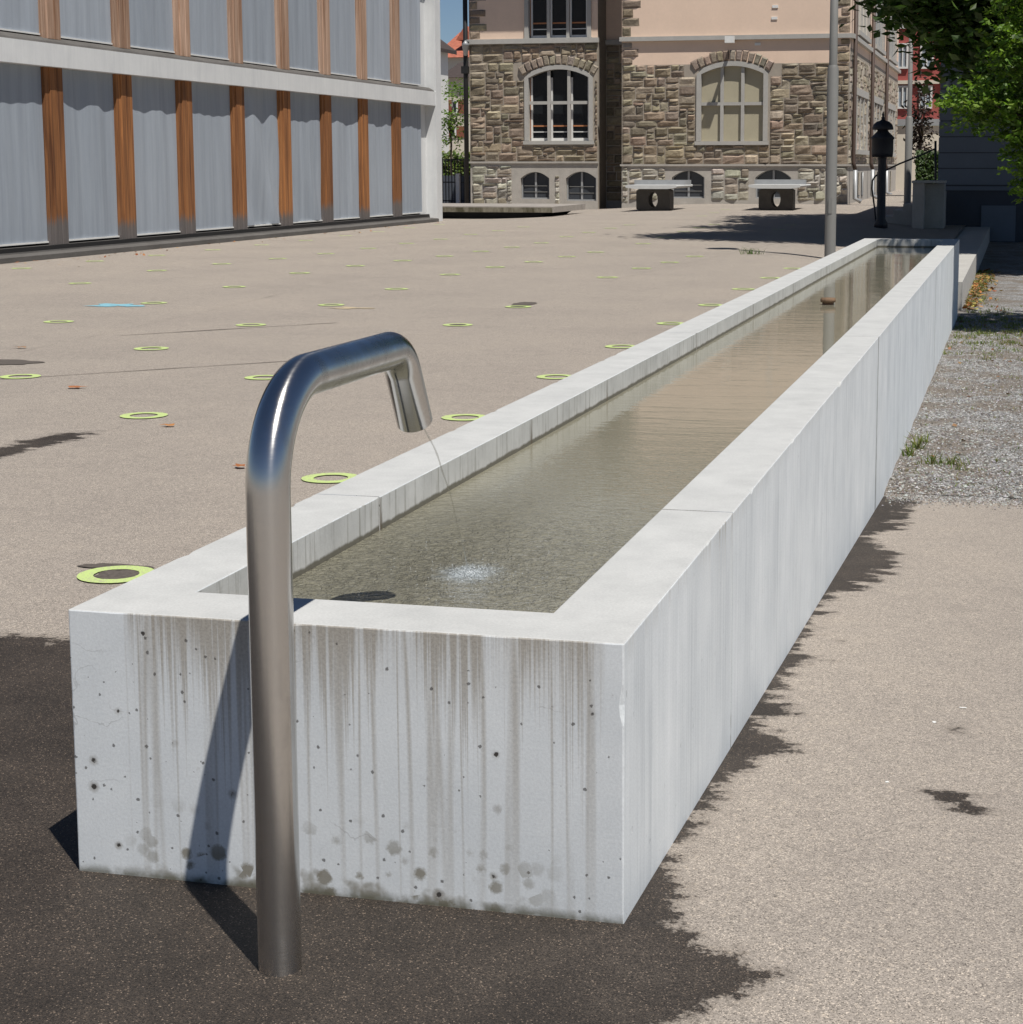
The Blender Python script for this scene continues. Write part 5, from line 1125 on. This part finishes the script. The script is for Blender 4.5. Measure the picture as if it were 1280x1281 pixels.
# dark metal fence and a white marker post in the gap
Yg = 66.0; x0, x1 = on_plane(530, 200, 1, Yg)[0], on_plane(590, 200, 1, Yg)[0]; zt_ = on_plane(570, 200, 1, Yg)[2]
fn = thing('metal_fence', ((x0+x1)/2, Yg, 0), 'dark metal bar fence in the gap between the two schools', 'fence')
for zz in (0.15, 0.9, zt_): mb = MB(); mb.box(x0, x1, Yg, Yg+0.05, zz-0.025, zz+0.025); build('rail', mb, M['black'], fn)
n = int((x1-x0)/0.13)
for i in range(n): mb = MB(); xx = x0+0.13*i; mb.box(xx, xx+0.03, Yg+0.008, Yg+0.042, -0.1, zt_+0.06); build('bar', mb, M['black'], fn)
mb = MB(); mb.box(x0-2, x1, Yg+2.0, Yg+2.6, -0.5, 1.15); dw = build('low_wall', mb, M['slate_dark'], origin=((x0+x1)/2, Yg+2.3, 0), label='low dark wall behind the metal bar fence', cat='wall')
q = on_plane(573.5, 243, 1, 64.0)
mb = MB(); mb.box(q[0]-0.075, q[0]+0.075, 63.9, 64.05, -0.1, on_plane(573, 217, 1, 64)[2]); mk = build('marker_post', mb, M['white'], origin=(q[0], 64, 0), label='small white marker panel standing before the metal fence', cat='marker')

# ------------------------------------------------------------------ GRAVEL, GRASS, LEAVES
mb = MB()
PT = [(0.22, 0.215, 0.21), (0.15, 0.145, 0.14), (0.32, 0.32, 0.315), (0.09, 0.08, 0.07), (0.40, 0.40, 0.39), (0.19, 0.165, 0.14), (0.14, 0.115, 0.09)]
for i in range(15000):
    y = 7.42+13*random.random()**1.8; x = random.uniform(0.0, 1.15)
    if x < 0.012: continue
    s = random.uniform(0.004, 0.012)*(1.5 if random.random() < 0.07 else 1); z = gravel_z(x, y)+s*0.25; a = random.uniform(0, 3.14); c, d = math.cos(a)*s, math.sin(a)*s; k = random.uniform(0.55, 1)
    mb.add([(x+c, y+d, z), (x-d*k, y+c*k, z), (x-c, y-d, z), (x+d*k, y-c*k, z), (x+c*.2, y+d*.2, z+s*random.uniform(.5, .9))], [(0, 1, 4), (1, 2, 4), (2, 3, 4), (3, 0, 4)], 0, jit(random.choice(PT), 0.2))
# loose grit strewn onto the asphalt edge
for i in range(2600):
    y = 7.46-abs(random.gauss(0, 0.07+0.16*random.random())); x = random.uniform(0.02, 1.1); s = random.uniform(0.003, 0.008); z = ramp_z(y)+0.001; a = random.uniform(0, 3.14); c, d = math.cos(a)*s, math.sin(a)*s
    mb.add([(x+c, y+d, z), (x-d, y+c, z), (x-c, y-d, z), (x+d, y-c, z), (x, y, z+s*.7)], [(0, 1, 4), (1, 2, 4), (2, 3, 4), (3, 0, 4)], 0, jit(random.choice(PT), 0.2))
build('gravel', mb, M['pebble'], origin=(0.5, 12, -0.44), kind='stuff', label='loose grey gravel beside the trough', cat='gravel', fix=False)
def blades(mb, x, y, z, n, h, spread, cols):
    for i in range(n):
        a = random.uniform(0, 6.283); r = abs(random.gauss(0, spread)); bx, by = x+r*math.cos(a), y+r*math.sin(a); hh = h*random.uniform(0.4, 1.2); lean = Vector((random.gauss(0, .35), random.gauss(0, .35), 1)).normalized()*hh; w = random.uniform(0.003, 0.006)
        t = random.uniform(0, 3.14); wx, wy = w*math.cos(t), w*math.sin(t); p = Vector((bx, by, z)); m = p+lean*0.55; e = p+lean+Vector((lean.x*.5, lean.y*.5, -hh*.1))
        mb.add([p-Vector((wx, wy, 0)), p+Vector((wx, wy, 0)), m+Vector((wx, wy, 0))*.8, m-Vector((wx, wy, 0))*.8, e], [(0, 1, 2, 3), (3, 2, 4)], 0, jit(random.choice(cols), 0.2))
GC = [(0.14, 0.18, 0.04), (0.19, 0.21, 0.06), (0.22, 0.19, 0.09), (0.11, 0.16, 0.035)]
mb = MB()
def PGv(u, v): return on_plane(u, v, 2, -0.44)
for (u, v, n, h, s) in [(1137, 572, 26, 0.11, 0.03), (1149, 562, 30, 0.14, 0.04), (1166, 582, 36, 0.10, 0.04), (1148, 585, 20, 0.05, 0.04), (1190, 582, 46, 0.09, 0.07), (1200, 590, 20, 0.05, 0.05), (1136, 592, 14, 0.05, 0.03), (1178, 605, 16, 0.05, 0.08), (1246, 578, 12, 0.06, 0.03), (1210, 610, 20, 0.04, 0.1), (1160, 555, 10, 0.10, 0.02)]:
    p = PGv(u, v); blades(mb, p[0], p[1], -0.44, n, h, s, GC)
for i in range(170):
    x, y = random.uniform(0.03, 1.1), random.choice((random.gauss(18.2, 0.8), random.gauss(17.6, 1.4), random.gauss(20.5, 1.0)))
    blades(mb, x, y, -0.44, 16, 0.06, 0.07, GC)
for i in range(110): blades(mb, 0.05+abs(random.gauss(0, 0.14)), random.uniform(22, 31), -0.44, 12, 0.08, 0.06, GC)
for i in range(60): blades(mb, random.uniform(0.05, 1.1), random.uniform(7.5, 17), -0.44, 6, 0.035, 0.06, GC)
build('grass_tufts', mb, M['grassblade'], origin=(0.5, 12, -0.44), kind='stuff', label='sparse grass tufts growing through the gravel', cat='grass', fix=False)
mb = MB(); OR = [(0.36, 0.14, 0.04), (0.26, 0.085, 0.03), (0.38, 0.22, 0.07), (0.17, 0.08, 0.04), (0.24, 0.14, 0.07), (0.34, 0.29, 0.08)]
for i in range(300):
    y = random.uniform(21.8, 31.5); x = 0.04+abs(random.gauss(0, 0.16)); leaf_quad(mb, (x, y, -0.42+random.uniform(0, 0.03)), Vector((random.gauss(0, .35), random.gauss(0, .35), 1)), random.uniform(0.06, 0.13), jit(random.choice(OR), 0.2), 0.7)
for i in range(60):
    leaf_quad(mb, (random.uniform(0.05, 1.0), random.uniform(9, 22), -0.42), Vector((random.gauss(0, .35), random.gauss(0, .35), 1)), random.uniform(0.03, 0.07), jit(random.choice(OR[3:5]), 0.2), 0.7)
for i in range(70):
    y = random.uniform(20, 44); x = XF+0.2+abs(random.gauss(0, 0.5)); leaf_quad(mb, (x, y, 0.02), Vector((random.gauss(0, .3), random.gauss(0, .3), 1)), random.uniform(0.04, 0.09), jit(random.choice(OR[:5]), 0.2), 0.6)
build('leaf_litter', mb, M['leaf_dry'], origin=(0.2, 26, -0.44), kind='stuff', label='drift of fallen orange and brown leaves', cat='leaves', fix=False)
def dry_leaf(u, v, size, col, label, ramp=False):
    p = PR(u, v) if ramp else PG(u, v); mb = MB(); n = 10; a0 = random.uniform(0, 6.28); V = [(p[0], p[1], p[2]+0.016)]
    for k in range(n):
        a = 2*math.pi*k/n; r = size*0.5*(1.0 if k % 2 == 0 else 0.62)*(1.25 if k in (0, 5) else 0.8); V.append((p[0]+r*math.cos(a+a0), p[1]+r*math.sin(a+a0)*0.8, p[2]+0.009+0.012*random.random()))
    mb.add(V, [(0, k+1, (k+1) % n+1) for k in range(n)], 0, col); build('fallen_leaf', mb, M['leaf_dry'], origin=tuple(p), label=label, cat='leaf', fix=False)
dry_leaf(95, 486, 0.15, (0.34, 0.13, 0.05), 'orange brown dry leaf lying flat on the plaza behind the spout')
dry_leaf(211, 534, 0.10, (0.40, 0.18, 0.06), 'small curled orange leaf near a lime ring left of the spout')
dry_leaf(300, 586, 0.10, (0.33, 0.12, 0.04), 'reddish dry leaf on the plaza just beside the steel spout')
dry_leaf(26, 436, 0.13, (0.34, 0.19, 0.10), 'pale brown dry leaf beside a dark damp stain')
dry_leaf(1168, 573, 0.07, (0.3, 0.1, 0.04), 'lone red brown leaf among grass tufts on the gravel', True)
def scrap(u, v, w, h, label, ramp):
    p = PR(u, v) if ramp else PG(u, v); mb = MB(); a = random.uniform(-.3, .3); c, s = math.cos(a), math.sin(a); z = p[2]+0.002
    q = [(-w, -h*.6), (-w*.3, -h), (w, -h*.4), (w*.8, h*.7), (0, h), (-w*.9, h*.5)]
    mb.add([(p[0]+x*c-y*s, p[1]+x*s+y*c, z+random.uniform(0, .001)) for x, y in q], [tuple(range(6))]); build('paper_scrap', mb, M['white'], origin=tuple(p), label=label, cat='paper scrap', fix=False)
scrap(1169, 904, 0.006, 0.010, 'tiny white paper scrap on the beige footpath', True)
scrap(1205, 886, 0.012, 0.005, 'thin white paper sliver on the beige footpath', True)
scrap(1110, 979, 0.005, 0.006, 'minute white chip on the footpath near a dark damp blotch', True)
# weed sprig on the plaza
p = PG(940, 318); mb = MB(); blades(mb, p[0], p[1], p[2], 60, 0.14, 0.12, [(0.07, 0.13, 0.025), (0.10, 0.16, 0.03)])
build('weed', mb, M['grassblade'], origin=tuple(p), label='small green weed growing from the plaza asphalt near the lamp post', cat='weed', fix=False)
